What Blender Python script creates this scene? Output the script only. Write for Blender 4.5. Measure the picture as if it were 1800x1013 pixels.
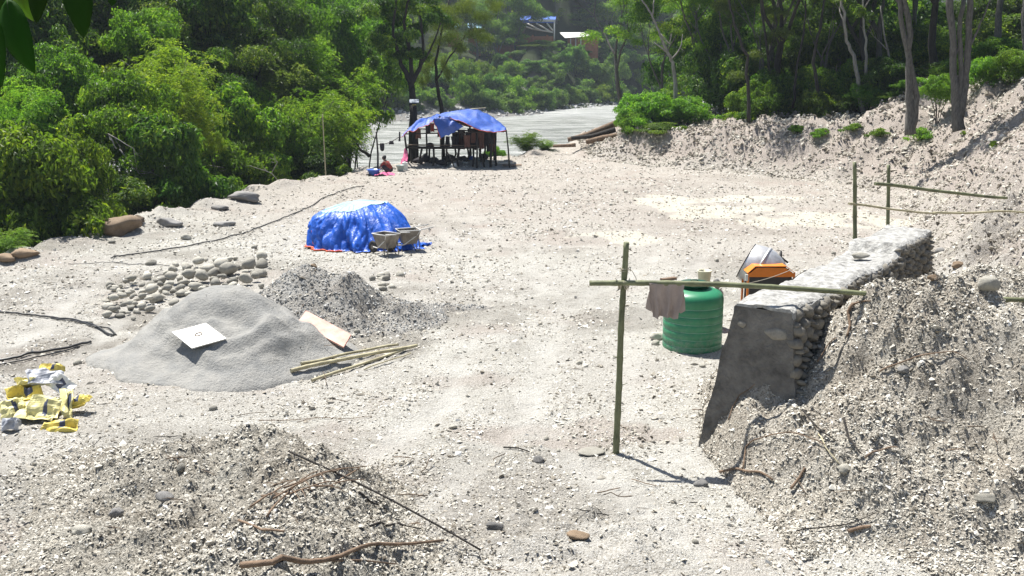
import bpy, bmesh, math, random
import numpy as np
from mathutils import Vector, Matrix, Quaternion
random.seed(7)
S = bpy.context.scene
C = S.collection
for o in list(bpy.data.objects): bpy.data.objects.remove(o)
R = math.radians

# ------------------------------------------------------------------ camera, sky, sun, exposure
FPX, H0 = 1800.0, 5.15
PITCH = math.atan(396.5 / FPX)
cd = bpy.data.cameras.new('camera'); cam = bpy.data.objects.new('camera', cd); C.objects.link(cam)
cd.sensor_width = 36.0; cd.lens = 36.0; cd.clip_start = 0.1; cd.clip_end = 3000
cam.location = (0, 0, H0); cam.rotation_euler = (math.pi/2 - PITCH, 0, 0)
S.camera = cam
SUN_EL, SUN_AZ = R(65), R(-40)            # azimuth from +Y towards +X: the sun stands behind the scene, to the left
W = bpy.data.worlds.new('World'); S.world = W; W.use_nodes = True
nt = W.node_tree; bg = nt.nodes['Background']
sky = nt.nodes.new('ShaderNodeTexSky'); sky.sky_type = 'NISHITA'; sky.sun_disc = False
sky.sun_elevation = SUN_EL; sky.sun_rotation = SUN_AZ % (2*math.pi)
nt.links.new(sky.outputs['Color'], bg.inputs['Color']); bg.inputs['Strength'].default_value = 0.062
sd = bpy.data.lights.new('sun', 'SUN'); sd.energy = 4.9; sd.angle = R(0.5); sd.color = (1.0, 0.97, 0.915)
sun = bpy.data.objects.new('sun', sd); C.objects.link(sun)
sdir = Vector((math.sin(SUN_AZ)*math.cos(SUN_EL), math.cos(SUN_AZ)*math.cos(SUN_EL), math.sin(SUN_EL)))
sun.rotation_euler = sdir.to_track_quat('Z', 'Y').to_euler(); sun.location = (0, 0, 60)
S.view_settings.view_transform = 'Standard'; S.view_settings.look = 'None'
S.view_settings.exposure = 1.06; S.view_settings.gamma = 1
S.render.engine = 'CYCLES'
S.cycles.max_bounces = 6; S.cycles.transmission_bounces = 4; S.cycles.diffuse_bounces = 3

# ------------------------------------------------------------------ placing helpers (metres from picture positions)
cp, sp = math.cos(PITCH), math.sin(PITCH)
def ray(px, py):
    u, v = (px-900)/FPX, (506.5-py)/FPX
    return Vector((u, cp + v*sp, -sp + v*cp))
def at(px, py, Y):                        # point at forward distance Y
    r = ray(px, py); return Vector((0, 0, H0)) + r*(Y/r.y)
def G(px, py, z=0.0):                     # point at height z
    r = ray(px, py); return Vector((0, 0, H0)) + r*((z-H0)/r.z)

# ------------------------------------------------------------------ noise
rngp = np.random.RandomState(3); PERM = rngp.permutation(256); VAL = rngp.rand(256)
def vnoise(x, y, seed=0):
    x = np.asarray(x, float) + seed*17.31; y = np.asarray(y, float) - seed*9.73
    ix = np.floor(x).astype(np.int64); iy = np.floor(y).astype(np.int64)
    fx, fy = x-ix, y-iy
    fx = fx*fx*fx*(fx*(fx*6-15)+10); fy = fy*fy*fy*(fy*(fy*6-15)+10)
    def h(a, b): return VAL[PERM[(a + PERM[b & 255]) & 255]]
    return (h(ix,iy)*(1-fx)+h(ix+1,iy)*fx)*(1-fy) + (h(ix,iy+1)*(1-fx)+h(ix+1,iy+1)*fx)*fy
def fbm(x, y, sc, octv=4, seed=0, gain=.5):
    t = 0; a = 1; n = 0
    for k in range(octv):
        t = t + a*(vnoise(np.asarray(x)*sc, np.asarray(y)*sc, seed+k*3)-.5); n += a; a *= gain; sc *= 2.03
    return t/n*2
def sstep(a, b, x):
    t = np.clip((x-a)/(b-a), 0, 1); return t*t*(3-2*t)
def sdist(X, Y, P):                       # signed distance to a polyline, positive on the left of its direction
    best = np.full(X.shape, 1e9); sg = np.zeros(X.shape)
    for (x0, y0), (x1, y1) in zip(P[:-1], P[1:]):
        dx, dy = x1-x0, y1-y0; L2 = dx*dx+dy*dy
        t = np.clip(((X-x0)*dx+(Y-y0)*dy)/L2, 0, 1)
        ex, ey = X-(x0+t*dx), Y-(y0+t*dy); d = np.hypot(ex, ey)
        cr = dx*(Y-y0)-dy*(X-x0)
        m = d < best-1e-9
        best = np.where(m, d, best); sg = np.where(m, np.sign(cr), sg)
    return best*sg

# ------------------------------------------------------------------ terrain
EDGE = [(-21,-30),(-16.5,12),(-14.6,22),(-13.7,27),(-12.8,32.6),(-11.1,39.9),(-8.6,47),(-5.8,52),(0,59),(3,63),(9,76),(25,86),(60,97),(240,125)]
FOOT = [(17,-20),(13,4),(10,10),(8.4,14),(8.2,17),(8.8,20),(9.9,23.5),(11.8,28.3),(13.6,34.2),(15.3,40),(14.7,44.3),(12,47.6),(8.5,50.6),(3.3,58),(3.5,66),(3.5,90)]
NEARB = [(-260,62),(-60,78),(-25,74),(-13,66),(-4,64),(3,67),(9,80),(25,91),(60,102),(240,132)]
FARB = [(-260,92),(-60,128),(-21,149),(0,160),(10.6,188),(26,216),(60,242),(240,300)]
WATER = -3.2
TRACKS = [[(-4.2,7),(-1.9,11),(-.4,15),(.2,20),(-.3,26),(-2.4,36),(-3.5,46)], [(5.5,7.5),(2.6,10.5),(.9,14.5),(1.6,20),(4.5,27),(7,38)], [(-8,9),(-7.6,13),(-8.6,18),(-9.5,26)]]
def trackmask(X, Y):
    m = np.zeros(np.shape(X))
    for P in TRACKS:
        d = sdist(X, Y, P)+fbm(X, Y, .4, 2, 60)*.25
        for o_ in (-.72, .72): m = np.maximum(m, np.exp(-((d-o_)/.26)**2))
    return m*(.45+.9*np.clip(fbm(X, Y, .35, 2, 62)+.3, 0, 1))
def terrain(X, Y, fine=True):
    X = np.asarray(X, float); Y = np.asarray(Y, float)
    wob = fbm(X, Y, .35, 3, 5)*.8
    dl = sdist(X, Y, EDGE) + wob            # >0 beyond the yard's river edge
    dr = -sdist(X, Y, FOOT) + wob*.9        # >0 up the right bank
    slope = np.interp(Y, [20, 45, 60], [.75, .6, .6])
    dn = sdist(X, Y, NEARB)
    df = sdist(X, Y, FARB) + fbm(X, Y, .05, 3, 11)*4
    df = np.where(df > 5, 5+(df-5)*(1+2.2*sstep(-2, 5, X)*sstep(48, 34, X)*sstep(60, 20, df)), df)
    floor = -2.7 + fbm(X, Y, .2, 3, 8)*.4 - np.clip(dn*.5+.2, 0, 2.6)
    drop = np.maximum(-slope*np.clip(dl, 0, None), floor)
    cap = np.interp(X-np.clip(Y-40, 0, 60)*.35, [3, 8, 13, 17, 25, 45, 200], [1.2, 2.0, 2.4, 4.1, 6, 13, 30])
    cap = np.where((X < 12) & (Y > 45), np.interp(X, [3, 9, 13], [.35, 1.25, 2.3]), cap)
    cap = cap + fbm(X, Y, .18, 3, 15)*.5*sstep(0, 2, dr)
    rise = np.interp(Y, [20, 30, 42], [.85, .9, .66])*np.clip(dr, 0, None)
    rise = np.where(rise < cap, rise, cap + .03*np.clip(dr-5, 0, 30))
    rise = rise*(1-sstep(-1, 6, dl))
    h = rise + np.where(dl > 0, drop, 0)
    far = np.interp(df, [-5, 0, 6, 9, 34, 52, 66, 110, 300, 900], [-5, -3.3, -2.3, -1.2, 8.3, 9.0, 15, 44, 66, 72])
    far = far + fbm(X, Y, .03, 3, 19)*np.interp(df, [40, 80], [0, 6])*(df > 0)
    h = np.where(df > -5, np.maximum(h*(df < 0)-5*(df >= 0), far), h)
    rough = sstep(.2, 1.8, dr)*(1-sstep(-1, 6, dl))
    lip = np.exp(-((dl+.5)/1.1)**2)
    tk = trackmask(X, Y)*(dr < 0)*(dl < 0)
    clod = np.exp(-(((X-.7)/1.3)**2+((Y-10.6)/1.)**2))*(dr < 0)
    h = h - tk*.035 + clod*(np.abs(fbm(X, Y, 2.4, 4, 64, .6))*.28)
    h = h + fbm(X, Y, .22, 3, 2)*.07*(dl < 0) + lip*(fbm(X, Y, .9, 3, 31)*.35+.12)
    if fine:
        h = h + fbm(X, Y, 1.3, 4, 4, .6)*(.05 + .55*rough) + fbm(X, Y, 6., 3, 9, .7)*(.022+.07*rough) + rough*np.abs(fbm(X, Y, 2.7, 3, 14))*.3
        # wheel ruts and trodden furrows near the front
        h = h + .05*np.sin(X*2.2+Y*.9+fbm(X, Y, .5, 2, 40)*4)*sstep(14, 9, Y)
    return h
def T(x, y): return float(terrain(np.array([x]), np.array([y]))[0])

# ------------------------------------------------------------------ materials
MATS = {}
def newmat(name):
    m = bpy.data.materials.new(name); m.use_nodes = True; MATS[name] = m
    n = m.node_tree.nodes; b = n['Principled BSDF']; return m, m.node_tree, b
def nd(t, kind, **kw):
    n = t.nodes.new(kind)
    for k, v in kw.items():
        if k in n.inputs: n.inputs[k].default_value = v
        else: setattr(n, k, v)
    return n
def ramp(t, fac, stops, interp='LINEAR'):
    r = t.nodes.new('ShaderNodeValToRGB'); r.color_ramp.interpolation = interp
    e = r.color_ramp.elements
    while len(e) < len(stops): e.new(.5)
    for q, (p, c) in zip(e, stops): q.position = p; q.color = (*c, 1)
    t.links.new(fac, r.inputs[0]); return r.outputs[0]
def mix(t, fac, a, b, mode='MIX'):
    m = t.nodes.new('ShaderNodeMix'); m.data_type = 'RGBA'; m.blend_type = mode
    for i, v in ((0, fac), (6, a), (7, b)):
        if isinstance(v, bpy.types.NodeSocket): t.links.new(v, m.inputs[i])
        elif isinstance(v, (int, float)): m.inputs[i].default_value = v
        else: m.inputs[i].default_value = (*v, 1)
    return m.outputs[2]
def coords(t, scale=(1,1,1), obj=True):
    tc = t.nodes.new('ShaderNodeTexCoord'); mp = t.nodes.new('ShaderNodeMapping'); mp.inputs['Scale'].default_value = scale
    t.links.new(tc.outputs['Object' if obj else 'Generated'], mp.inputs[0]); return mp.outputs[0]
def noise(t, vec, scale, detail=4, rough=.6, dist=0):
    n = nd(t, 'ShaderNodeTexNoise'); n.inputs['Scale'].default_value = scale; n.inputs['Detail'].default_value = detail
    n.inputs['Roughness'].default_value = rough; n.inputs['Distortion'].default_value = dist
    t.links.new(vec, n.inputs['Vector']); return n.outputs['Fac']
def bump(t, b, h, dist, strength=1.):
    n = nd(t, 'ShaderNodeBump'); n.inputs['Distance'].default_value = dist; n.inputs['Strength'].default_value = strength
    t.links.new(h, n.inputs['Height']); t.links.new(n.outputs[0], b.inputs['Normal'])
def attr(t, name, out='Fac'):
    a = t.nodes.new('ShaderNodeAttribute'); a.attribute_name = name; return a.outputs[out]

def simple(name, col, rough=.8, var=.25, scale=6, bmp=.0, bscale=20, metal=0, stretch=(1,1,1), spec=.5, col2=None):
    m, t, b = newmat(name); v = coords(t, stretch)
    n = noise(t, v, scale, 5, .65)
    c2 = col2 or tuple(c*(1-var) for c in col); c1 = tuple(min(1, c*(1+var)) for c in col)
    t.links.new(ramp(t, n, [(.3, c2), (.7, c1)]), b.inputs['Base Color'])
    b.inputs['Roughness'].default_value = rough; b.inputs['Metallic'].default_value = metal
    b.inputs['Specular IOR Level'].default_value = spec
    if bmp: bump(t, b, noise(t, v, bscale, 4, .6), bmp)
    return m

def ground_mat():
    m, t, b = newmat('gravelly_ground'); v = coords(t)
    n1 = noise(t, v, 38, 3, .75); n2 = noise(t, v, 1.1, 5, .6); n3 = noise(t, v, 11, 4, .7, .4); n4 = noise(t, v, .16, 3, .5)
    base = ramp(t, n1, [(.30, (.12,.108,.09)), (.40, (.37,.355,.32)), (.56, (.55,.545,.52)), (.8, (.67,.665,.64))])
    speck = ramp(t, n3, [(.30, (.36,.34,.31)), (.41, (1,1,1))])
    c = mix(t, .75, base, speck, 'MULTIPLY')
    n5 = noise(t, coords(t, (1,2.2,1)), 5.5, 5, .8, .5)
    c = mix(t, .55, c, ramp(t, n5, [(.34, (.40,.385,.36)), (.43, (1,1,1))]), 'MULTIPLY')  # dark dashes painted in for the shadows of stone flakes
    warm = ramp(t, n2, [(.3, (.86,.845,.82)), (.7, (1.06,1.055,1.04))])
    c = mix(t, 1., c, warm, 'MULTIPLY')
    pink = ramp(t, n4, [(.4, (1,.995,.97)), (.6, (.93,.91,.89))])
    c = mix(t, 1., c, pink, 'MULTIPLY')
    c = mix(t, attr(t, 'damp'), c, mix(t, 1., c, (.55,.53,.51), 'MULTIPLY'))
    c = mix(t, attr(t, 'track'), c, mix(t, n2, (.48,.46,.42), (.58,.565,.52)))
    c = mix(t, attr(t, 'brown'), c, mix(t, .8, base, (.70,.60,.545), 'MULTIPLY'))
    c = mix(t, attr(t, 'pale'), c, (.60,.57,.47))
    c = mix(t, attr(t, 'shore'), c, mix(t, n3, (.07,.068,.06), (.28,.27,.25)))
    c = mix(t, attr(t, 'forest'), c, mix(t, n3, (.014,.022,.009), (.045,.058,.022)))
    t.links.new(c, b.inputs['Base Color']); b.inputs['Roughness'].default_value = 1; b.inputs['Specular IOR Level'].default_value = .15
    add = nd(t, 'ShaderNodeMath', operation='ADD'); t.links.new(n1, add.inputs[0]); t.links.new(n3, add.inputs[1])
    bump(t, b, add.outputs[0], .05)
    return m
ground_mat()

def chip_mat(name, stops):
    m, t, b = newmat(name)
    c = ramp(t, attr(t, 'tint'), stops)
    n = noise(t, coords(t), 60, 2, .6)
    c = mix(t, .35, c, ramp(t, n, [(.3,(.5,.5,.5)),(.7,(1.1,1.1,1.1))]), 'MULTIPLY')
    t.links.new(c, b.inputs['Base Color']); b.inputs['Roughness'].default_value = .85; b.inputs['Specular IOR Level'].default_value = .25
    return m
chip_mat('stone_chips', [(0,(.10,.085,.065)),(.2,(.30,.27,.22)),(.5,(.48,.45,.385)),(.85,(.64,.61,.54)),(1,(.76,.75,.72))])
chip_mat('grey_chips', [(0,(.11,.108,.102)),(.3,(.26,.258,.245)),(.7,(.40,.397,.38)),(1,(.52,.52,.50))])

def heap_mat(name, stops, bmp=.05, s=34):
    m, t, b = newmat(name); v = coords(t)
    n1 = noise(t, v, s, 3, .75); n2 = noise(t, v, 1.4, 4, .6)
    c = ramp(t, n1, stops); c = mix(t, 1., c, ramp(t, n2, [(.3,(.78,.73,.68)),(.7,(1.05,1.04,1.02))]), 'MULTIPLY')
    t.links.new(c, b.inputs['Base Color']); b.inputs['Roughness'].default_value = 1; b.inputs['Specular IOR Level'].default_value = .15
    add = nd(t, 'ShaderNodeMath', operation='ADD'); t.links.new(n1, add.inputs[0]); t.links.new(noise(t, v, 9, 4, .7), add.inputs[1])
    bump(t, b, add.outputs[0], bmp); return m
heap_mat('spoil', [(.33,(.09,.083,.07)),(.5,(.43,.405,.355)),(.7,(.60,.575,.52))], .06)
heap_mat('dark_spoil', [(.33,(.08,.076,.063)),(.5,(.35,.335,.295)),(.7,(.56,.54,.485))], .06)
heap_mat('coarse_gravel', [(.3,(.15,.145,.14)),(.5,(.32,.315,.295)),(.7,(.46,.45,.43))], .04, 30)
def sand_mat():
    m, t, b = newmat('grey_sand'); v = coords(t)
    n = noise(t, v, 140, 2, .6); n2 = noise(t, v, 2.2, 5, .6, .6)
    c = ramp(t, n, [(.3,(.245,.24,.228)),(.7,(.345,.34,.32))])
    c = mix(t, 1., c, ramp(t, n2, [(.35,(.86,.87,.88)),(.6,(1.05,1.04,1.02))]), 'MULTIPLY')
    t.links.new(c, b.inputs['Base Color']); b.inputs['Roughness'].default_value = 1; b.inputs['Specular IOR Level'].default_value = .1
    add = nd(t, 'ShaderNodeMath', operation='ADD'); t.links.new(n2, add.inputs[0]); t.links.new(noise(t, v, 22, 4, .7), add.inputs[1])
    bump(t, b, add.outputs[0], .035)
sand_mat()

def stone_mat(name, a, bcol, sc=5):
    m, t, b = newmat(name); v = coords(t); oi = t.nodes.new('ShaderNodeObjectInfo')
    n = noise(t, v, sc, 5, .7); n2 = noise(t, v, sc*7, 3, .7)
    c = mix(t, n, a, bcol); c = mix(t, .5, c, ramp(t, n2, [(.3,(.5,.48,.45)),(.6,(1,1,1))]), 'MULTIPLY')
    hs = nd(t, 'ShaderNodeHueSaturation'); t.links.new(c, hs.inputs['Color'])
    mr = nd(t, 'ShaderNodeMapRange'); mr.inputs[3].default_value = .5; mr.inputs[4].default_value = 1.15
    t.links.new(oi.outputs['Random'], mr.inputs[0]); t.links.new(mr.outputs[0], hs.inputs['Value'])
    t.links.new(hs.outputs[0], b.inputs['Base Color']); b.inputs['Roughness'].default_value = .85
    bump(t, b, n2, .012)
stone_mat('river_stone', (.36,.33,.26), (.62,.60,.53))
stone_mat('brown_rock', (.16,.10,.055), (.36,.27,.18), 3)
stone_mat('grey_rock', (.20,.19,.18), (.42,.41,.39))
stone_mat('masonry_stone', (.17,.15,.12), (.40,.37,.31), 3.5)

def leaf_mat(name, c0, c1, c2, trans=.42, rough=.5, spec=.35):
    m, t, b = newmat(name); t.nodes.remove(b); out = t.nodes['Material Output']
    col = ramp(t, attr(t, 'tint'), [(0, c0), (.55, c1), (1, c2)])
    oi = t.nodes.new('ShaderNodeObjectInfo'); hs = nd(t, 'ShaderNodeHueSaturation')
    a = nd(t, 'ShaderNodeMapRange'); a.inputs[3].default_value = .485; a.inputs[4].default_value = .51; t.links.new(oi.outputs['Random'], a.inputs[0])
    a2 = nd(t, 'ShaderNodeMapRange'); a2.inputs[3].default_value = .8; a2.inputs[4].default_value = 1.2; t.links.new(oi.outputs['Random'], a2.inputs[0])
    t.links.new(a.outputs[0], hs.inputs['Hue']); t.links.new(a2.outputs[0], hs.inputs['Value']); t.links.new(col, hs.inputs['Color'])
    p = t.nodes.new('ShaderNodeBsdfPrincipled'); p.inputs['Roughness'].default_value = rough; p.inputs['Specular IOR Level'].default_value = spec
    t.links.new(hs.outputs[0], p.inputs['Base Color'])
    tr = t.nodes.new('ShaderNodeBsdfTranslucent')
    tc = mix(t, 1., hs.outputs[0], (1.5,1.6,.7), 'MULTIPLY'); t.links.new(tc, tr.inputs['Color'])
    mx = t.nodes.new('ShaderNodeMixShader'); mx.inputs[0].default_value = trans
    t.links.new(p.outputs[0], mx.inputs[1]); t.links.new(tr.outputs[0], mx.inputs[2]); t.links.new(mx.outputs[0], out.inputs['Surface'])
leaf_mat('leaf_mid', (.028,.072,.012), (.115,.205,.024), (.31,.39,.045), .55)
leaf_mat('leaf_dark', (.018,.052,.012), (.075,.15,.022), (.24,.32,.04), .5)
leaf_mat('leaf_bright', (.05,.12,.018), (.13,.25,.03), (.28,.38,.05), .55)
leaf_mat('leaf_yellow', (.08,.15,.018), (.19,.27,.028), (.34,.38,.045), .5)
leaf_mat('leaf_olive', (.045,.075,.02), (.11,.155,.035), (.22,.26,.06), .45)
leaf_mat('leaf_far', (.028,.078,.024), (.115,.21,.045), (.27,.37,.07), .5)
leaf_mat('leaf_blade', (.018,.055,.008), (.026,.075,.010), (.040,.10,.012), .5, .6, .1)
simple('bark', (.125,.118,.105), .95, .55, 5, .05, 14, stretch=(4,4,1))
simple('bark_dark', (.035,.03,.026), .95, .4, 4, .03, 14, stretch=(4,4,1))
simple('bark_pale', (.30,.28,.245), .9, .35, 3, .02, 14, stretch=(4,4,1), col2=(.16,.145,.125))
simple('dead_wood', (.17,.115,.075), .9, .45, 8, .01, 30)
simple('twig', (.11,.08,.055), .9, .4, 8)
simple('bamboo_green', (.16,.17,.085), .6, .35, 3, .004, 30, col2=(.06,.065,.03))
simple('bamboo_dry', (.42,.38,.24), .6, .3, 3, col2=(.22,.19,.11))
simple('cord', (.42,.38,.30), .9, .2)
simple('black_hose', (.018,.018,.018), .45, .2)
simple('concrete_dark', (.17,.158,.14), .95, .3, 3.2, .05, 14, col2=(.070,.065,.058))
simple('cement_top', (.36,.355,.335), .95, .3, 9, .06, 9, col2=(.14,.135,.125))
simple('plywood', (.66,.58,.47), .6, .1, 3, stretch=(1,6,1))
simple('pink_plank', (.50,.19,.15), .7, .15, 5, col2=(.60,.43,.34))
simple('steel_drum', (.62,.62,.62), .42, .2, 3, metal=.55, col2=(.35,.34,.33))
simple('orange_paint', (.72,.19,.012), .45, .12, 3)
simple('dark_iron', (.03,.028,.026), .6, .3)
simple('rusty_tray', (.21,.185,.15), .8, .4, 5, .004, 20, col2=(.10,.08,.06))
simple('pipe_grey', (.52,.51,.48), .6, .2)
simple('rubber', (.025,.025,.025), .8, .2)
simple('shirt_cloth', (.36,.29,.25), .95, .12, 6, .006, 40)
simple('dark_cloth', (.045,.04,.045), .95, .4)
simple('red_cloth', (.26,.05,.04), .95, .3)
simple('brown_cloth', (.14,.07,.055), .95, .3)
simple('pink_cloth', (.62,.13,.26), .95, .2)
simple('skin', (.22,.12,.075), .6, .1)
simple('hair', (.012,.01,.009), .5, .1)
simple('blue_plastic', (.07,.16,.55), .35, .1)
simple('white_plastic', (.68,.68,.64), .5, .12)
simple('pale_plastic', (.55,.52,.38), .55, .15)
simple('grey_plastic', (.30,.36,.35), .5, .1)
simple('solar_glass', (.35,.38,.42), .15, .1)
simple('yellow_bag', (.58,.47,.10), .55, .25, 5, .006, 30, col2=(.45,.34,.05))
simple('pale_yellow_bag', (.66,.60,.27), .55, .2, 5, .006, 30)
simple('grey_bag', (.36,.37,.40), .5, .3, 6, .006, 30, col2=(.16,.17,.20))
simple('white_bag', (.66,.66,.66), .5, .15, 6, .006, 30)
simple('print_blue', (.05,.06,.11), .6, .2)
simple('white_sheet', (.62,.61,.57), .5, .1)
simple('brick_wall', (.33,.13,.06), .9, .25, 1.5)
simple('house_wood', (.20,.13,.09), .9, .3)
simple('blue_sheet', (.05,.13,.50), .5, .2)
simple('green_post', (.4,.42,.4), .6, .2)

def tarp_mat(name, c, fold=.05, rough=.38):
    m, t, b = newmat(name); v = coords(t); n = noise(t, v, 2.2, 5, .6, .8); n2 = noise(t, coords(t, (1,1,.35)), 5.5, 4, .6, 1.2)
    t.links.new(ramp(t, n, [(.3, tuple(x*.75 for x in c)), (.7, tuple(min(1, x*1.3) for x in c))]), b.inputs['Base Color'])
    b.inputs['Roughness'].default_value = rough; b.inputs['Specular IOR Level'].default_value = .6
    bump(t, b, n2, fold)
tarp_mat('blue_tarp', (.010,.095,.50), .035, .42); tarp_mat('pale_tarp_and_glare', (.26,.50,.62), .05, .5)  # second tarp: pale roof sheets, and sun glare painted on the stack top
tarp_mat('shelter_tarp', (.018,.075,.36), .04, .5)
simple('tarp_hem', (.75,.14,.05), .6, .1)
def tank_mat():
    m, t, b = newmat('green_tank'); v = coords(t)
    n = noise(t, v, 3, 5, .7); n2 = noise(t, v, 14, 4, .8)
    c = ramp(t, n, [(.3,(.012,.15,.065)), (.7,(.022,.22,.10))])
    sep = t.nodes.new('ShaderNodeSeparateXYZ'); t.links.new(v, sep.inputs[0])
    dz = ramp(t, sep.outputs[2], [(0.,(1,1,1)), (.35,(.25,.25,.25)), (1,(.05,.05,.05))])
    f = nd(t, 'ShaderNodeMath', operation='MULTIPLY'); t.links.new(dz, f.inputs[0]); t.links.new(ramp(t, n2, [(.42,(0,0,0)),(.68,(1,1,1))]), f.inputs[1])
    c = mix(t, f.outputs[0], c, (.24,.27,.22))
    t.links.new(c, b.inputs['Base Color']); b.inputs['Roughness'].default_value = .42
tank_mat(); simple('tank_lid', (.006,.06,.035), .4, .2); simple('dust_rib', (.20,.38,.27), .6, .3)
def water_mat():
    m, t, b = newmat('river_water'); v = coords(t, (.12,.8,1)); v2 = coords(t, (.05,.2,1))
    n = noise(t, v, 1.3, 6, .72, .7); n2 = noise(t, v2, 1, 3, .6, .5)
    c = mix(t, n2, (.085,.092,.075), (.145,.15,.125))
    c = mix(t, ramp(t, n, [(.46,(0,0,0)),(.56,(1,1,1))]), c, (.42,.42,.39))
    c = mix(t, attr(t, 'foam'), c, mix(t, ramp(t, n, [(.38,(0,0,0)),(.55,(1,1,1))]), (.17,.18,.165), (.48,.48,.46)))
    t.links.new(c, b.inputs['Base Color']); b.inputs['Roughness'].default_value = .3; b.inputs['Specular IOR Level'].default_value = .45
    bump(t, b, n, .5)
water_mat()

# ------------------------------------------------------------------ mesh helpers
def M(n): return MATS[n]
def tag(o, label=None, cat=None, group=None, kind=None):
    if label: o['label'] = label
    if cat: o['category'] = cat
    if group: o['group'] = group
    if kind: o['kind'] = kind
    return o
def empty(name, loc, rz=0, label=None, cat=None, group=None):
    o = bpy.data.objects.new(name, None); C.objects.link(o); o.location = loc; o.rotation_euler = (0, 0, rz)
    o.empty_display_size = .2
    return tag(o, label, cat, group)
def link(name, me, parent=None, loc=None):
    o = bpy.data.objects.new(name, me); C.objects.link(o)
    if parent is not None: o.parent = parent
    if loc is not None: o.location = loc
    return o
def fastmesh(name, V, F, mats, smooth=False, tint=None, mi=None):
    V = np.asarray(V, np.float32); F = np.asarray(F, np.int32); k = F.shape[1]
    me = bpy.data.meshes.new(name); me.vertices.add(len(V)); me.vertices.foreach_set('co', V.ravel())
    me.loops.add(F.size); me.loops.foreach_set('vertex_index', F.ravel())
    me.polygons.add(len(F)); me.polygons.foreach_set('loop_start', np.arange(0, F.size, k, dtype=np.int32))
    me.polygons.foreach_set('loop_total', np.full(len(F), k, np.int32))
    me.polygons.foreach_set('use_smooth', np.full(len(F), smooth))
    for m in (mats if isinstance(mats, (list, tuple)) else [mats]): me.materials.append(M(m))
    if mi is not None: me.polygons.foreach_set('material_index', np.asarray(mi, np.int32))
    me.update(calc_edges=True)
    if tint is not None:
        a = me.attributes.new('tint', 'FLOAT', 'POINT'); a.data.foreach_set('value', np.asarray(tint, np.float32))
    return me
class MB:
    def __init__(s): s.v = []; s.f = []; s.m = []; s.sm = []
    def add(s, vs, fs, mi=0, smooth=False):
        b = len(s.v); s.v += [tuple(v) for v in vs]; s.f += [tuple(b+i for i in f) for f in fs]
        s.m += [mi]*len(fs); s.sm += [smooth]*len(fs); return s
    def box(s, c, d, rot=None, mi=0):
        vs = [Vector((x*d[0]/2, y*d[1]/2, z*d[2]/2)) for x in (-1,1) for y in (-1,1) for z in (-1,1)]
        if rot is not None: vs = [rot @ v for v in vs]
        vs = [v+Vector(c) for v in vs]
        return s.add(vs, [(0,1,3,2),(4,6,7,5),(0,4,5,1),(2,3,7,6),(0,2,6,4),(1,5,7,3)], mi)
    def tube(s, pts, rad, n=8, mi=0, cap=True, smooth=True):
        pts = [Vector(p) for p in pts]
        if not hasattr(rad, '__len__'): rad = [rad]*len(pts)
        up = None; vs = []; fs = []
        for i, p in enumerate(pts):
            t = (pts[min(i+1, len(pts)-1)]-pts[max(i-1, 0)]).normalized()
            if up is None: up = t.orthogonal().normalized()
            up = (up - t*up.dot(t));  up = up.normalized() if up.length > 1e-6 else t.orthogonal().normalized()
            w = t.cross(up)
            for k in range(n):
                a = 2*math.pi*k/n; vs.append(p+(up*math.cos(a)+w*math.sin(a))*rad[i])
        for i in range(len(pts)-1):
            for k in range(n): fs.append((i*n+k, i*n+(k+1)%n, (i+1)*n+(k+1)%n, (i+1)*n+k))
        s.add(vs, fs, mi, smooth)
        if cap:
            b = len(s.v)-len(vs); s.f += [tuple(b+k for k in range(n))[::-1], tuple(b+(len(pts)-1)*n+k for k in range(n))]
            s.m += [mi]*2; s.sm += [False]*2
        return s
    def lathe(s, prof, n=24, mi=0, mat=None, smooth=True, cap=True):
        vs = []; fs = []
        for (r, z) in prof:
            for k in range(n):
                a = 2*math.pi*k/n; v = Vector((r*math.cos(a), r*math.sin(a), z)); vs.append(mat @ v if mat else v)
        for i in range(len(prof)-1):
            for k in range(n): fs.append((i*n+k, i*n+(k+1)%n, (i+1)*n+(k+1)%n, (i+1)*n+k))
        s.add(vs, fs, mi, smooth)
        if cap:
            b = len(s.v)-len(vs); s.f += [tuple(b+k for k in range(n))[::-1], tuple(b+(len(prof)-1)*n+k for k in range(n))]
            s.m += [mi]*2; s.sm += [False]*2
        return s
    def mesh(s, name, mats):
        me = bpy.data.meshes.new(name); me.from_pydata(s.v, [], s.f)
        for m in (mats if isinstance(mats, (list, tuple)) else [mats]): me.materials.append(M(m))
        me.polygons.foreach_set('material_index', s.m); me.polygons.foreach_set('use_smooth', s.sm); me.update()
        return me
    def build(s, name, mats, parent=None, loc=None, bevel=0):
        o = link(name, s.mesh(name, mats), parent, loc)
        if bevel:
            b = o.modifiers.new('bevel', 'BEVEL'); b.width = bevel; b.segments = 2; b.limit_method = 'ANGLE'
        return o
def copy_thing(o):
    c = o.copy(); C.objects.link(c)
    for ch in o.children:
        d = ch.copy(); C.objects.link(d); d.parent = c
        for g in ch.children:
            e = g.copy(); C.objects.link(e); e.parent = d
    return c
def icos(sub=2):
    bm = bmesh.new(); bmesh.ops.create_icosphere(bm, subdivisions=sub, radius=1)
    V = np.array([v.co[:] for v in bm.verts]); F = np.array([[v.index for v in f.verts] for f in bm.faces]); bm.free(); return V, F
ICO1, ICO2, ICO3 = icos(1), icos(2), icos(3)
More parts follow.
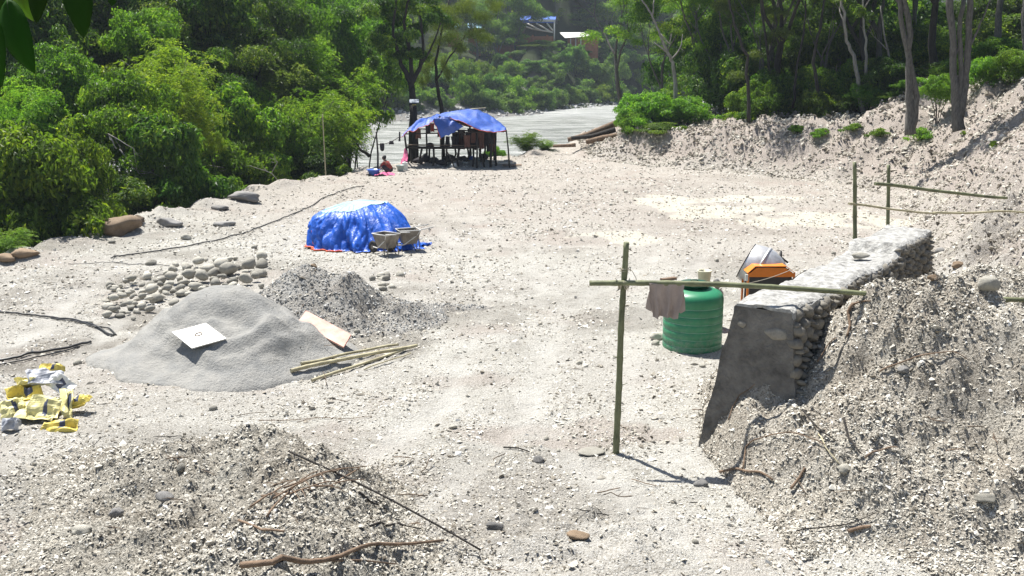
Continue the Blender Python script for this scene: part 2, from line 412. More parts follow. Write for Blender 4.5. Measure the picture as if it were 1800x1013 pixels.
def rockV(seed, base=ICO2, rough=.22, flat=(1,.8,.6), planes=5):
    r = np.random.RandomState(seed); V = base[0].copy()
    for k in range(planes):                         # worn flats
        n = r.normal(size=3); n /= np.linalg.norm(n); d = r.uniform(.6, .85)
        e = V @ n - d; V = V - np.outer(np.clip(e, 0, None)*.85, n)
    V = V*(1+rough*fbm(V[:,0]*1.3+seed, V[:,1]*1.3+V[:,2]*1.7, 1, 3, seed)[:,None])
    return V*np.array(flat)
def rock_mesh(name, seed, mat, **kw):
    base = kw.get('base', ICO2); V = rockV(seed, **kw); return fastmesh(name, V, base[1], mat, True)

# ------------------------------------------------------------------ ground sheet
def graded(lo, hi, a, b, fine, grow):
    mid = list(np.arange(a, b, fine)); s = fine; x = b
    while x < hi: mid.append(x); s *= grow; x += s
    mid.append(hi); s = fine; x = a-fine; lft = []
    while x > lo: lft.append(x); s *= grow; x -= s
    lft.append(lo); return np.array(lft[::-1]+mid)
gx = graded(-900, 900, -9, 11, .055, 1.022); gy = graded(-60, 1300, 8, 24, .05, 1.0125)
GX, GY = np.meshgrid(gx, gy); GZ = terrain(GX, GY)
nx, ny = len(gx), len(gy); print('ground grid', nx, ny)
idx = np.arange(nx*ny).reshape(ny, nx)
gF = np.stack([idx[:-1,:-1], idx[:-1,1:], idx[1:,1:], idx[1:,:-1]], -1).reshape(-1, 4)
gme = fastmesh('ground', np.stack([GX, GY, GZ], -1).reshape(-1, 3), gF, 'gravelly_ground', True)
def setattrf(me, name, arr):
    a = me.attributes.new(name, 'FLOAT', 'POINT'); a.data.foreach_set('value', np.asarray(arr, np.float32).ravel())
dl = sdist(GX, GY, EDGE)+fbm(GX, GY, .35, 3, 5)*.8; dr = -sdist(GX, GY, FOOT); df = sdist(GX, GY, FARB); dn = sdist(GX, GY, NEARB)
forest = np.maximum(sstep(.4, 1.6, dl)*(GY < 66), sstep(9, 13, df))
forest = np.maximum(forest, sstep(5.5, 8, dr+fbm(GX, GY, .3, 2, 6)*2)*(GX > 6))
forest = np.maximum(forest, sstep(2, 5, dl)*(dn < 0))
shore = np.clip(sstep(-3, 0, df)*(1-sstep(8, 12, df)) + (dn > -3)*(df < 0)*(dl > 2), 0, 1)
pale = np.zeros_like(GX)
for (px, py, rx, ry) in ((1240,372,2.4,1.),(1440,385,3.2,.9),(1530,382,2.,.8),(1180,352,1.6,.8),(1310,350,1.8,.6),(1080,420,1.5,.5),(1250,352,1.2,.6)):
    c = G(px, py); q = ((GX-c.x)/rx)**2+((GY-c.y)/(ry*2.0))**2 + fbm(GX, GY, .9, 4, 22)*1.8
    pale = np.maximum(pale, 1-sstep(.5, .95, q))
brown = np.clip(fbm(GX, GY, .6, 4, 27)*2.2-.55, 0, 1)*.7 + .55*sstep(24, 38, GY+GX*.5) + sstep(.3, 2, dr)*.75*sstep(28,38,GY) + sstep(.3, 2, dr)*.25
c = G(1000, 760); brown = np.maximum(brown, .7*(1-sstep(.2, 1, ((GX-c.x)/1.8)**2+((GY-c.y)/.6)**2+fbm(GX, GY, 2, 3, 5)*.8)))
damp = np.clip(fbm(GX, GY, .3, 5, 90, .65)*2.0-.15, 0, .6)
for (px, py, rx, ry, w_) in ((1080,560,1.3,1.2,.7),(640,600,1.6,1.3,.8),(760,560,2.2,1.,.6),(110,620,1.6,1.6,.8),(240,560,.8,1.,.8),(1290,470,1.5,1.5,.5),(420,770,2.2,.6,.4),(930,880,1.6,1.2,.5),(1650,330,2.5,5,.7),(1690,470,1.5,3,.5)):
    c = G(px, py); damp = np.maximum(damp, w_*(1-sstep(.4, 1.1, ((GX-c.x)/rx)**2+((GY-c.y)/ry)**2+fbm(GX, GY, .9, 4, 91)*.9)))
setattrf(gme, 'damp', np.clip(damp, 0, .9)); setattrf(gme, 'track', np.clip(trackmask(GX, GY)*(.15+.5*np.clip(fbm(GX, GY, 1.1, 4, 63, .6)*1.6+.5, 0, 1)), 0, .5)*(dr < 0)*(dl < -.5))
for n_, a_ in (('forest', forest), ('shore', shore), ('pale', pale*.6), ('brown', np.clip(brown, 0, 1))): setattrf(gme, n_, a_)
tag(link('ground', gme), kind='structure')

# river
rx_, ry_ = np.linspace(-300, 300, 200), np.linspace(58, 330, 180)
RX, RY = np.meshgrid(rx_, ry_); ix = np.arange(RX.size).reshape(RX.shape)
rF = np.stack([ix[:-1,:-1], ix[:-1,1:], ix[1:,1:], ix[1:,:-1]], -1).reshape(-1, 4)
RZ = WATER + fbm(RX, RY, .12, 3, 3)*.12
rme = fastmesh('river', np.stack([RX, RY, RZ], -1).reshape(-1, 3), rF, 'river_water', True)
setattrf(rme, 'foam', np.clip(sstep(150, 176, RY)*sstep(3, 12, RX) + .6*sstep(10, 3, -sdist(RX, RY, FARB))*sstep(-10, 5, RX), 0, 1))
tag(link('river', rme), kind='structure')

# ------------------------------------------------------------------ heaps
def heap_right(X, Y):
    top = [(4.5,13.25),(5.2,12.45),(6.6,11.9),(9,11.3),(12,11.0),(14,11.0),(14,15.5),(9,16.6),(6.6,15.6),(5.4,14.4),(4.5,13.25)]
    d = -sdist(X, Y, top)                    # ring runs counter-clockwise: inside is positive -> d<0 inside
    d = d + fbm(X, Y, .8, 3, 51)*.45
    d = np.where(d > 0, d*(1+.75*sstep(3.2, 2.4, X)), d)
    z = np.interp(d, [-2.5, -.5, 0, .5, 1, 1.5, 2, 2.6, 3.3], [1.75, 2.05, 1.98, 1.62, 1.14, .72, .38, .10, -.15])
    z = z - .2*sstep(6.5, 9, X)*sstep(0, 1, z) + .42*np.exp(-(((X-5.3)/.9)**4+((Y-12.75)/.5)**2))
    w = sstep(-.05, .4, z)
    return z + w*(fbm(X, Y, 1.4, 4, 60, .6)*.30 - np.abs(fbm(X*1.3+Y*.5, Y*.45, 1.1, 3, 65))*.38 + .09 + fbm(X, Y, 7, 3, 61, .7)*.09)
def heap_left(X, Y):
    xc = np.interp(Y, [7, 9.5, 11.2, 12.3, 14], [-2.1, -2.15, -2.5, -3.0, -3.4]) + fbm(X, Y, .8, 2, 71)*.2
    d = X-xc; g = np.where(d > 0, np.exp(-(d/.95)**2), np.exp(-(d/2.0)**2))
    z = .66*g*sstep(13.4, 12.0, Y+.15*d) - .04
    w = sstep(0, .2, z); return z + w*(fbm(X, Y, 1.5, 4, 73, .6)*.26 - np.abs(fbm(X, Y*.6, 1.3, 3, 75))*.22 + .05 + fbm(X, Y, 7, 3, 74, .7)*.09)
SPX, SPY = -5.15, 17.9
def heap_sand(X, Y):
    r = np.hypot((X-SPX)/1.06, (Y-SPY)/1.0)*(1+fbm(X, Y, .7, 2, 81)*.16)
    z = 1.22*np.where(r < .55, 1-r*r*.35, np.interp(r, [.55, 1.2, 1.7, 2.1, 2.4], [.894, .52, .19, .03, -.1]))
    z = z - .16*np.exp(-(((X+4.7)/.4)**2+((Y-17.1)/.22)**2)) + .10*np.exp(-(((X+4.2)/.4)**2+((Y-17.0)/.5)**2))
    z = z - .10*np.exp(-(((X+5.9)/.3)**2+((Y-17.1)/.2)**2))
    return z + fbm(X, Y, 1.8, 3, 82)*.06 + fbm(X*1.0, Y+X*.8, 6, 2, 83)*.02 - .10*sstep(.0,.5,z)*np.abs(fbm(X, Y, 1.1, 3, 85))**.7 + .03 + .03*np.sin(np.hypot((X-SPX),(Y-SPY))*16+fbm(X,Y,1.2,2,86)*5)*sstep(.2,.6,z)*sstep(1.0,.7,z)
def heap_gravel(X, Y):
    a = 1.06*np.exp(-(((X+4.35)/1.15)**2+((Y-21.0)/1.15)**2)**.9)
    b = .98*np.exp(-(((X+3.3)/.62)**2+((Y-20.6)/.8)**2)**.8)
    c_ = .40*np.exp(-(((X+2.5)/.95)**2+((Y-20.5)/.9)**2)) + .12*np.exp(-(((X+1.1)/1.1)**2+((Y-21.5)/.3)**2))
    z = np.maximum(np.maximum(a, b), c_) + .25*np.minimum(a, b) - .06
    w = sstep(0, .25, z)*sstep(-4.3, -3.0, X)
    return z + w*fbm(X, Y, 2.4, 4, 92, .55)*.20 + sstep(0, .2, z)*fbm(X, Y, 7, 3, 93)*.05
def heap(name, fn, x0, x1, y0, y1, res, mat, label):
    xs, ys = np.arange(x0, x1, res), np.arange(y0, y1, res); X, Y = np.meshgrid(xs, ys)
    hz = fn(X, Y); Z = terrain(X, Y, False) + hz - (hz < .02)*.05
    i = np.arange(X.size).reshape(X.shape)
    F = np.stack([i[:-1,:-1], i[:-1,1:], i[1:,1:], i[1:,:-1]], -1).reshape(-1, 4)
    keep = (hz.ravel()[F] > -.03).any(1); F = F[keep]
    u, inv = np.unique(F, return_inverse=True); V = np.stack([X, Y, Z], -1).reshape(-1, 3)[u]
    o = link(name, fastmesh(name, V, inv.reshape(F.shape), mat, True)); return tag(o, label, 'heap')
heap('spoil_heap', heap_right, 1.5, 14, 7, 20, .05, 'spoil', 'tall heap of pale broken spoil burying the right side of the stone wall')
heap('spoil_heap', heap_left, -7, 1, 6.5, 14, .045, 'dark_spoil', 'low dark gravelly heap with sticks on it in the left foreground')
heap('sand_heap', heap_sand, -8, -2.5, 15, 20.6, .045, 'grey_sand', 'smooth conical heap of fine grey sand with a white board lying on it')
heap('gravel_heap', heap_gravel, -7, 2, 18.5, 24, .05, 'coarse_gravel', 'rough dark grey gravel heap behind the sand heap')
def surf(X, Y):
    X = np.asarray(X, float); Y = np.asarray(Y, float)
    b = terrain(X, Y, False); z = terrain(X, Y)
    for fn in (heap_right, heap_left, heap_sand, heap_gravel): z = np.maximum(z, b+fn(X, Y))
    return z
def Z(x, y): return float(surf(np.array([x]), np.array([y]))[0])
def GS(px, py, lift=0.):                     # where the view line first meets the ground or a heap
    r = ray(px, py); Ys = np.exp(np.linspace(math.log(8.2), math.log(75), 1500)); X = r.x/r.y*Ys; Zr = H0 + r.z/r.y*Ys
    k = np.nonzero(surf(X, Ys) > Zr)[0]; k = k[0] if len(k) else len(Ys)-1
    return Vector((X[k], Ys[k], Z(X[k], Ys[k])+lift))

# ------------------------------------------------------------------ loose chips
OCT_V = np.array([(1,0,0),(0,1,0),(-1,0,0),(0,-1,0),(0,0,1),(0,0,-1)], float)
OCT_F = np.array([(0,1,4),(1,2,4),(2,3,4),(3,0,4),(1,0,5),(2,1,5),(3,2,5),(0,3,5)])
def scatter(name, X, Y, size, mat, label, seed, flat=.35, tilt=.5, tb=(0,1), patch=0):
    r = np.random.RandomState(seed); n = len(X); Zs = surf(X, Y)
    V = OCT_V[None]*(1+r.uniform(-.35, .35, (n, 6, 1)))
    size = np.minimum(size, np.median(size)*2.7); V = V*np.stack([np.ones(n), r.uniform(.5, 1, n), r.uniform(flat*.6, flat*1.5, n)], -1)[:,None,:]*size[:,None,None]
    a, tx, ty = r.uniform(0, 6.283, n), r.normal(0, tilt, n), r.normal(0, tilt, n)
    def rot(V, ang, i, j):
        c, s = np.cos(ang)[:,None], np.sin(ang)[:,None]; A, B = V[:,:,i].copy(), V[:,:,j].copy()
        V[:,:,i] = c*A-s*B; V[:,:,j] = s*A+c*B
    rot(V, tx, 1, 2); rot(V, ty, 0, 2); rot(V, a, 0, 1)
    V = V + np.stack([X, Y, Zs+size*.1], -1)[:,None,:]
    F = (OCT_F[None]+np.arange(n)[:,None,None]*6).reshape(-1, 3)
    t = np.repeat(np.clip(r.beta(1.6, 1.3, n)*(tb[1]-tb[0])+tb[0]+patch*fbm(X, Y, .8, 3, 97), 0, 1), 6)
    o = link(name, fastmesh(name, V.reshape(-1, 3), F, mat, False, t)); return tag(o, label, 'loose stones', kind='stuff')
def view_pts(n, y0, y1, seed, power=1., left=-.56, right=.56):   # denser close by
    r = np.random.RandomState(seed); u = r.rand(n); Y = y0*(y1/y0)**(u**power)
    return r.uniform(left, right, n)*Y, Y, r
X, Y, r = view_pts(190000, 8.3, 60, 100)
ok = (sdist(X, Y, EDGE) < .3) & (r.rand(len(X)) < .45+.9*np.clip(fbm(X, Y, .8, 3, 33)+.35, 0, 1)) & (heap_sand(X, Y) < .02) & (r.rand(len(X)) < np.clip(.95*(fbm(X, Y, .5, 4, 95, .6)*1.5+.65), .28, 1)) & (trackmask(X, Y)*.9 < r.rand(len(X)))
X, Y = X[ok], Y[ok]; sz = (.008+.0008*Y)*np.exp(r.normal(0, .45, len(X)))
scatter('loose_gravel', X, Y, np.clip(sz, .01, .16), 'stone_chips', 'pale stone chips strewn over the levelled yard', 101, tb=(0,1))  # darkest chip tints imitate the small shadows between flakes
r = np.random.RandomState(9); X = r.uniform(1.4, 11, 300000); Y = r.uniform(7.5, 16.8, 300000)
hv = heap_right(X, Y); ok = ((hv > .0) | ((hv > -.14) & (r.rand(len(X)) < .30+2*hv))) & (np.abs(X) < Y*.56) & (r.rand(len(X)) < np.clip(fbm(X, Y, .9, 4, 98, .6)*2.2+.75, .3, 1)); X, Y = X[ok], Y[ok]
scatter('loose_gravel', X, Y, .0112*np.exp(r.normal(0, .65, len(X))), 'stone_chips', 'flaky stone chips covering the tall spoil heap beside the wall', 102, .2, .6, (.0,.84), .3)
X = r.uniform(-6.5, .6, 140000); Y = r.uniform(7.5, 14, 140000); hv = heap_left(X, Y); ok = ((hv > .03) | ((hv > -.035) & (r.rand(len(X)) < .35))) & (np.abs(X) < Y*.56) & (r.rand(len(X)) < np.clip(fbm(X, Y, .9, 4, 99, .6)*2.2+.75, .3, 1)); X, Y = X[ok], Y[ok]
scatter('loose_gravel', X, Y, .0108*np.exp(r.normal(0, .65, len(X))), 'stone_chips', 'stone chips covering the low foreground heap', 103, .22, .6, (.03,.82), .28)
X = r.uniform(-7, 1, 16000); Y = r.uniform(18.5, 24, 16000); ok = heap_gravel(X, Y) > .03; X, Y = X[ok], Y[ok]
scatter('loose_gravel', X, Y, .022*np.exp(r.normal(0, .35, len(X))), 'grey_chips', 'grey gravel pieces covering the gravel heap', 104, .7, .8, (0,1), .3)
X = r.uniform(3, 32, 110000); Y = r.uniform(17, 64, 110000); d = -sdist(X, Y, FOOT)
ok = (d > -.3) & (d < 9) & (np.abs(X) < Y*.56) & (X > 4); X, Y = X[ok], Y[ok]
scatter('loose_gravel', X, Y, (.012+.00085*Y)*np.exp(r.normal(0, .5, len(X))), 'stone_chips', 'broken stone covering the excavated bank at the back and right', 105, .45, .6, (.0,.62), .4)
X = r.uniform(-260, 120, 9000); u = r.uniform(-2, 9, 9000)
Y = np.interp(X, [p[0] for p in FARB], [p[1] for p in FARB])+u
scatter('river_shingle', X, Y, .2*np.exp(r.normal(0, .5, len(X))), 'grey_chips', 'grey boulders and shingle along the far shore of the river', 106, .6, .4, (.2,1))

# ------------------------------------------------------------------ boulders and river stones
def stone(px, py, w, mat, label, group=None, seed=0, flat=(1,.8,.62), name='stone', zs=None, cat='stone', depth=None):
    p = GS(px, py) if depth is None else at(px, py, depth); s = w/FPX*math.hypot(p.y, H0)/2
    o = link(name, rock_mesh(name, seed, mat, flat=flat, base=ICO3, planes=9 if cat == 'boulder' else 6, rough=.28), None, (p.x, p.y, p.z+s*flat[2]*.45))
    o.scale = (s,)*3; o.rotation_euler = (0, 0, random.uniform(-.5, .5)); return tag(o, label, cat, group)
stone(212, 408, 82, 'brown_rock', 'big brown boulder on the left edge of the yard', seed=11, flat=(1,.8,.50), name='boulder', cat='boulder')
stone(243, 390, 30, 'brown_rock', 'small brown boulder just behind the big brown one', seed=12, name='boulder', cat='boulder')
stone(46, 451, 46, 'brown_rock', 'reddish flat boulder at the yard edge by the left frame', seed=13, flat=(1,.7,.45), name='boulder', cat='boulder')
stone(12, 460, 40, 'brown_rock', 'brown boulder at the far left end of the yard edge', seed=14, flat=(1,.7,.4), name='boulder', cat='boulder')
stone(298, 397, 50, 'grey_rock', 'flat pale rock right of the big brown boulder', seed=15, flat=(1,.7,.4), name='boulder', cat='boulder')
stone(430, 352, 60, 'grey_rock', 'flat grey rock on the left yard edge halfway to the shelter', seed=16, flat=(1,.7,.35), name='boulder', cat='boulder')
stone(386, 369, 36, 'grey_rock', 'pale slab-like rock on the left yard edge near the hose', seed=17, flat=(1,.7,.3), name='boulder', cat='boulder')
stone(266, 466, 22, 'river_stone', 'single rounded stone lying apart beyond the river stones', seed=18)
stone(328, 421, 21, 'river_stone', 'small grey stone lying right of the brown boulder', seed=19)
stone(394, 397, 40, 'grey_rock', 'long flat grey rock on open ground left of the blue tarp', seed=29, flat=(1,.6,.3))
stone(552, 470, 14, 'brown_rock', 'small brown stone on top edge of the gravel heap', seed=20)
stone(1738, 508, 36, 'river_stone', 'round grey stone standing out behind the spoil heap at right', seed=21, flat=(1,.8,.9))
stone(1640, 494, 18, 'brown_rock', 'small brown stone right of the far wall end', seed=22)
stone(1622, 447, 34, 'river_stone', 'pale rounded stone just beyond the far wall end', seed=23)
stone(1652, 446, 24, 'grey_rock', 'grey flat stone beside the pale one beyond the wall', seed=24)
stone(1683, 470, 22, 'brown_rock', 'brown stone in the gully below the right bank', seed=28)
stone(1155, 596, 26, 'river_stone', 'grey rounded stone touching the green tank', seed=25)
stone(1152, 606, 18, 'river_stone', 'small pale stone under the grey one by the tank', seed=26)
stone(627, 439, 18, 'river_stone', 'white stone holding down the front edge of the blue tarp', seed=27)
stone(1232, 854, 26, 'grey_rock', 'grey stone at the foot of the tall spoil heap', seed=30)
stone(143, 940, 36, 'river_stone', 'pale stone left of the low foreground heap', seed=31, flat=(1,.8,.5))
stone(290, 880, 34, 'grey_rock', 'dark lump of rock in the low foreground heap', seed=32)
stone(205, 905, 26, 'grey_rock', 'grey stone low on the left flank of the foreground heap', seed=33)
stone(1015, 945, 42, 'brown_rock', 'flat brown stone in the rough ground at bottom centre', seed=34, flat=(1,.6,.35))
stone(870, 928, 34, 'grey_rock', 'long grey stone in the rough ground at bottom centre', seed=35, flat=(1,.5,.35))
stone(1485, 832, 28, 'river_stone', 'bright white stone on the face of the tall spoil heap', seed=36)
stone(1730, 878, 40, 'river_stone', 'pale flat stone low on the tall spoil heap near the right frame', seed=37, flat=(1,.7,.3))
stone(1590, 655, 24, 'grey_rock', 'brownish stone half way up the tall spoil heap', seed=38)
stone(948, 812, 22, 'grey_rock', 'small dark stone in open ground left of the near bamboo post', seed=39)
stone(1040, 795, 50, 'river_stone', 'flat whitish slab at the foot of the near bamboo post', seed=40, flat=(1,.7,.14))
# heap of river stones
rs = random.Random(5)
spots = []
for (cx, cy, w, n) in ((400,486,40,1),(300,500,34,1),(320,518,34,1),(262,512,22,1),(380,508,30,1),(250,540,30,1),(440,478,30,1)):
    spots.append((cx, cy, w))
tries = 0
while len(spots) < 120 and tries < 14000:
    tries += 1; u = rs.random()
    cx = 185+u*275; cy = 530-u*52+rs.gauss(0, 12); w = rs.uniform(14, 36)
    if u < .25: w *= .8; cy += 4
    if all(math.hypot(cx-a, (cy-b)*1.9) > (w+c_)*.30 for a, b, c_ in spots): spots.append((cx, cy, w))
rmes = [rock_mesh('river_stone', 200+i, 'river_stone', flat=(1, rs.uniform(.65,.9), rs.uniform(.5,.72)), rough=.28, planes=8) for i in range(9)]
for i, (cx, cy, w) in enumerate(spots):
    p = G(cx, cy); s = w/FPX*p.y/2*1.0; o = link('river_stone', rmes[i % 9], None, (p.x, p.y, Z(p.x, p.y)+s*.30+rs.choice((0,.03,.12))))
    o.scale = (s,)*3; o.rotation_euler = (rs.uniform(-.4,.4), rs.uniform(-.4,.4), rs.uniform(0, 6.28))
    lab = ('largest pale river stone at the back right of the stone heap', 'yellowish river stone in the left half of the stone heap')[i] if i < 2 else \
        ('pale rounded river stone at the left end of the stone heap' if cx < 270 else 'pale rounded river stone in the middle of the stone heap' if cx < 370 else 'pale rounded river stone at the right end of the stone heap')
    tag(o, lab, 'stone', 'river stones heaped behind the sand')
for i in range(11):
    cx, cy = rs.uniform(655, 705), rs.uniform(486, 512); p = G(cx, cy); s = rs.uniform(12, 22)/FPX*p.y/2
    o = link('river_stone', rmes[i % 9], None, (p.x, p.y, Z(p.x, p.y)+s*.3)); o.scale = (s,)*3; o.rotation_euler = (0, 0, rs.uniform(0, 6))
    tag(o, 'grey river stone in the small group right of the gravel heap', 'stone', 'stones right of the gravel heap')
for i in range(46):                          # bigger loose rocks on the yard and banks
    while True:
        y = 10*(5.2)**rs.random(); x = rs.uniform(-.5, .5)*y
        if sdist(np.array([x]), np.array([y]), EDGE)[0] < -1 and heap_sand(np.array([x]), np.array([y]))[0] < 0 and heap_right(np.array([x]), np.array([y]))[0] < 0: break
    s = rs.uniform(.03, .075)*(1+y*.02); o = link('loose_stone', rmes[i % 9], None, (x, y, Z(x, y)+s*.25)); o.scale = (s,)*3; o.rotation_euler = (0, 0, rs.uniform(0, 6))
    tag(o, 'fist-sized loose stone lying on the levelled yard', 'stone', 'loose stones on the yard')

# ------------------------------------------------------------------ retaining wall
A_, B_ = Vector((2.93, 13.15, 0)), Vector((6.85, 18.6, 0)); wd = (B_-A_).normalized(); wn = Vector((wd.y, -wd.x, 0)); WL = (B_-A_).length
wall = empty('masonry_wall', A_, 0, 'unfinished stone masonry retaining wall with grey plastered end and whitish top', 'wall')
def wtop(s): return 2.02 + .03*math.sin(s*3) + (.16 if s > WL*.70 else 0)
def wallpt(s, u, z):                         # s along, u across (0 left, 1 right), battered left face
    h = max(0, min(1, z/2.0)); left = -.42*(1-h)**1.1; right = .80+.22*(1-h)
    w = left+(right-left)*u; n = fbm(np.array([s*2.1+u*3]), np.array([z*2.3+u]), 1, 3, 7)[0]*.035
    return wd*s + wn*(w+n) + Vector((0, 0, z)) - wd*(.05*(1-h))
mb = MB(); NS, NU, NZ = 60, 8, 22
def grid(mb, fn, a, b, mi=0, flip=False):
    vs = [fn(i/a, j/b) for i in range(a+1) for j in range(b+1)]
    fs = [(i*(b+1)+j, (i+1)*(b+1)+j, (i+1)*(b+1)+j+1, i*(b+1)+j+1) for i in range(a) for j in range(b)]
    if flip: fs = [f[::-1] for f in fs]
    mb.add(vs, fs, mi, True)
grid(mb, lambda a, b: wallpt(0, a, -.4+(wtop(0)+.4)*b), NU*3, NZ)
grid(mb, lambda a, b: wallpt(WL, 1-a, -.4+(wtop(WL)+.4)*b), NU*3, NZ)
grid(mb, lambda a, b: wallpt(WL*(1-a), 0, -.4+(wtop(WL*(1-a))+.4)*b), NS, NZ)
grid(mb, lambda a, b: wallpt(WL*a, 1, -.4+(wtop(WL*a)+.4)*b), NS, NZ)
mb.build('wall_body', 'concrete_dark', wall)
mb = MB()
def cap(a, b):
    s = WL*a; p = wallpt(s, -.02+1.04*b, 2.0); e = min(b, 1-b)
    z = wtop(s)+.035+.05*fbm(np.array([s*1.5]), np.array([b*2.]), 1.7, 4, 12)[0]-(.05 if e < .04 else 0)
    p.z = z; return p
grid(mb, cap, 110, 16)
grid(mb, lambda a, b: Vector((cap(a, 0).x, cap(a, 0).y, cap(a, 0).z-.09*b)), 110, 1, 0, True)
grid(mb, lambda a, b: Vector((cap(a, 1).x, cap(a, 1).y, cap(a, 1).z-.09*b)), 110, 1)
grid(mb, lambda a, b: cap(0, a)-Vector((0, 0, .06*b+.02*math.sin(a*9)*b)), 16, 1)
grid(mb, lambda a, b: cap(1, a)-Vector((0, 0, .09*b)), 16, 1, 0, True)
mb.build('cement_top', 'cement_top', wall)
# stone facing on the right side and far end
Vs, Fs = [], []; k = 0; rr = np.random.RandomState(77); placed = []; nv = 0
for tri in range(9000):
    big = tri < 1500; w = rr.uniform(.17, .27) if big else rr.uniform(.08, .17); hgt = w*rr.uniform(.55, .85); s_ = rr.uniform(.05, WL-.05); z = rr.uniform(.1, wtop(s_)-hgt*.35)
    if any(((s_-a)/(w+c_)*2)**2+((z-b)/(hgt+d_)*2)**2 < (.80 if big else .72) for a, b, c_, d_ in placed): continue
    placed.append((s_, z, w, hgt)); base = ICO2 if s_ < 2.5 else ICO1
    V = rockV(500+k, base, .25, (w*.55, rr.uniform(.07,.13), hgt*.55)); k += 1; a = rr.uniform(-.6, .6)
    c_, q_ = math.cos(a), math.sin(a); V = np.stack([V[:,0]*c_-V[:,2]*q_, V[:,1], V[:,0]*q_+V[:,2]*c_], -1); p = wallpt(s_, 1, z)
    Vs.append(V[:,0:1]*np.array(wd[:])+V[:,1:2]*np.array(wn[:])+V[:,2:3]*np.array((0,0,1.))+np.array(p[:])); Fs.append(base[1]+nv); nv += len(V)
print('facing stones', len(placed))
link('stone_facing', fastmesh('stone_facing', np.vstack(Vs), np.vstack(Fs), 'masonry_stone', True), wall)
mb = MB()                                    # pale bare stone set in the plastered end
V = rockV(900, ICO2, .15, (.17, .03, .085)); e = wallpt(0, .74, 1.72)
P = V[:,0:1]*np.array(wn[:])+V[:,1:2]*np.array(wd[:])+V[:,2:3]*np.array((0,0,1.))+np.array(e[:])
mb.add(P, ICO2[1].tolist(), 0, True)
V = rockV(901, ICO2, .15, (.07, .025, .05)); e = wallpt(0, .2, 1.78); P = V[:,0:1]*np.array(wn[:])+V[:,1:2]*np.array(wd[:])+V[:,2:3]*np.array((0,0,1.))+np.array(e[:])
mb.add(P, ICO2[1].tolist(), 0, True); mb.build('exposed_stone', 'masonry_stone', wall)
pw = A_ + wallpt(WL*.60, .5, 2.0)
o = link('stone', rmes[2], None, (pw.x, pw.y, 2.12)); o.scale = (.17,.14,.11); tag(o, 'grey flat stone lying on top of the masonry wall', 'stone')

# ------------------------------------------------------------------ bamboo
def bamboo_me(p0, p1, r, mat, sag=0, nodes=7, stubs=True, seed=0):
    rb = random.Random(seed); p0, p1 = Vector(p0), Vector(p1); n = nodes*4; pts, rad = [], []
    side = (p1-p0).cross(Vector((0,0,1))); side = side.normalized() if side.length > .1 else Vector((1,0,0))
    L = (p1-p0).length; wob = [rb.uniform(-.008, .008)*L for _ in range(4)]
    for i in range(n+1):
        t = i/n; p = p0.lerp(p1, t); p.z -= sag*4*t*(1-t)
        q = side if abs((p1-p0).normalized().z) > .5 else Vector((0,0,1))
        p += q*(wob[0]*math.sin(t*3.1)+wob[1]*math.sin(t*6.3)+wob[2]*.5*math.sin(t*12))
        pts.append(p); rad.append(r*(1-.18*t)*(1.13 if i % 4 == 0 and 0 < i < n else 1.))
    mb = MB().tube(pts, rad, 10)
    if stubs:
        for i in range(4, n, 4):
            if rb.random() < .6:
                a = rb.uniform(0, 6.28); d = Vector((math.cos(a), math.sin(a)*.4, rb.uniform(.2, .6))).normalized()
                mb.tube([pts[i], pts[i]+d*(r+rb.uniform(.03, .08))], [.007, .004], 5)
    return mb
def bamboo(name, p0, p1, r, mat, label, cat='bamboo pole', group=None, **kw):
    p0 = Vector(p0); mb = bamboo_me((0,0,0), Vector(p1)-p0, r, mat, **kw); o = mb.build(name, mat, None, p0); return tag(o, label, cat, group)
pb = G(1083, 793); ptop = at(1101, 426, pb.y-.02)
bamboo('bamboo_post', (pb.x, pb.y, -.25), ptop, .046, 'bamboo_green', 'upright near bamboo post that the T-shirt rail is tied to', nodes=8, seed=3, cat='post')
r0, r1 = at(1036, 498, pb.y-.07), at(1815, 528, pb.y-.25)
bamboo('bamboo_rail', r0, r1, .036, 'bamboo_green', 'long horizontal bamboo rail tied to the near post with the T-shirt on it', nodes=17, seed=6, stubs=False, cat='bamboo rail')
mb = MB(); c0 = at(1097, 475, pb.y)
for k in range(14):
    a = k*.9; mb_p = [Vector((math.cos(a+j*.5)*.056, math.sin(a+j*.5)*.056, (k-7)*.004+j*.003)) for j in range(5)]; mb.tube(mb_p, .0055, 5)
mb.tube([Vector((.05,-.03,.02)), Vector((.10,-.05,-.0)), Vector((.15,-.05,-.09)), Vector((.17,-.07,-.2))], .005, 5)
mb.tube([Vector((-.03,-.05,0)), Vector((-.06,-.07,.04)), Vector((-.1,-.06,.03))], .006, 5); mb.tube([Vector((.03,-.05,.03)), Vector((.08,-.06,.05)), Vector((.07,-.07,.0))], .009, 5)
tag(mb.build('lashing', 'cord', None, c0), 'knotted cord lashing above the rail on the near bamboo post', 'cord')
mb = MB(); c0 = at(1096, 501, pb.y-.03)
for k in range(9):
    a = k*.8; mb.tube([Vector((math.cos(a+j*.6)*.075, math.sin(a+j*.6)*.075-.01, (k-4)*.009+(.05 if j % 2 else -.05)*((k % 2)*2-1))) for j in range(4)], .005, 5)
mb.tube([Vector((-.05,-.05,0)), Vector((-.09,-.07,.07)), Vector((-.12,-.06,.11))], .006, 5); mb.tube([Vector((-.04,-.05,-.04)), Vector((-.10,-.07,-.07))], .006, 5)
tag(mb.build('lashing', 'cord', None, c0), 'cord lashing where the rail crosses the near bamboo post', 'cord')
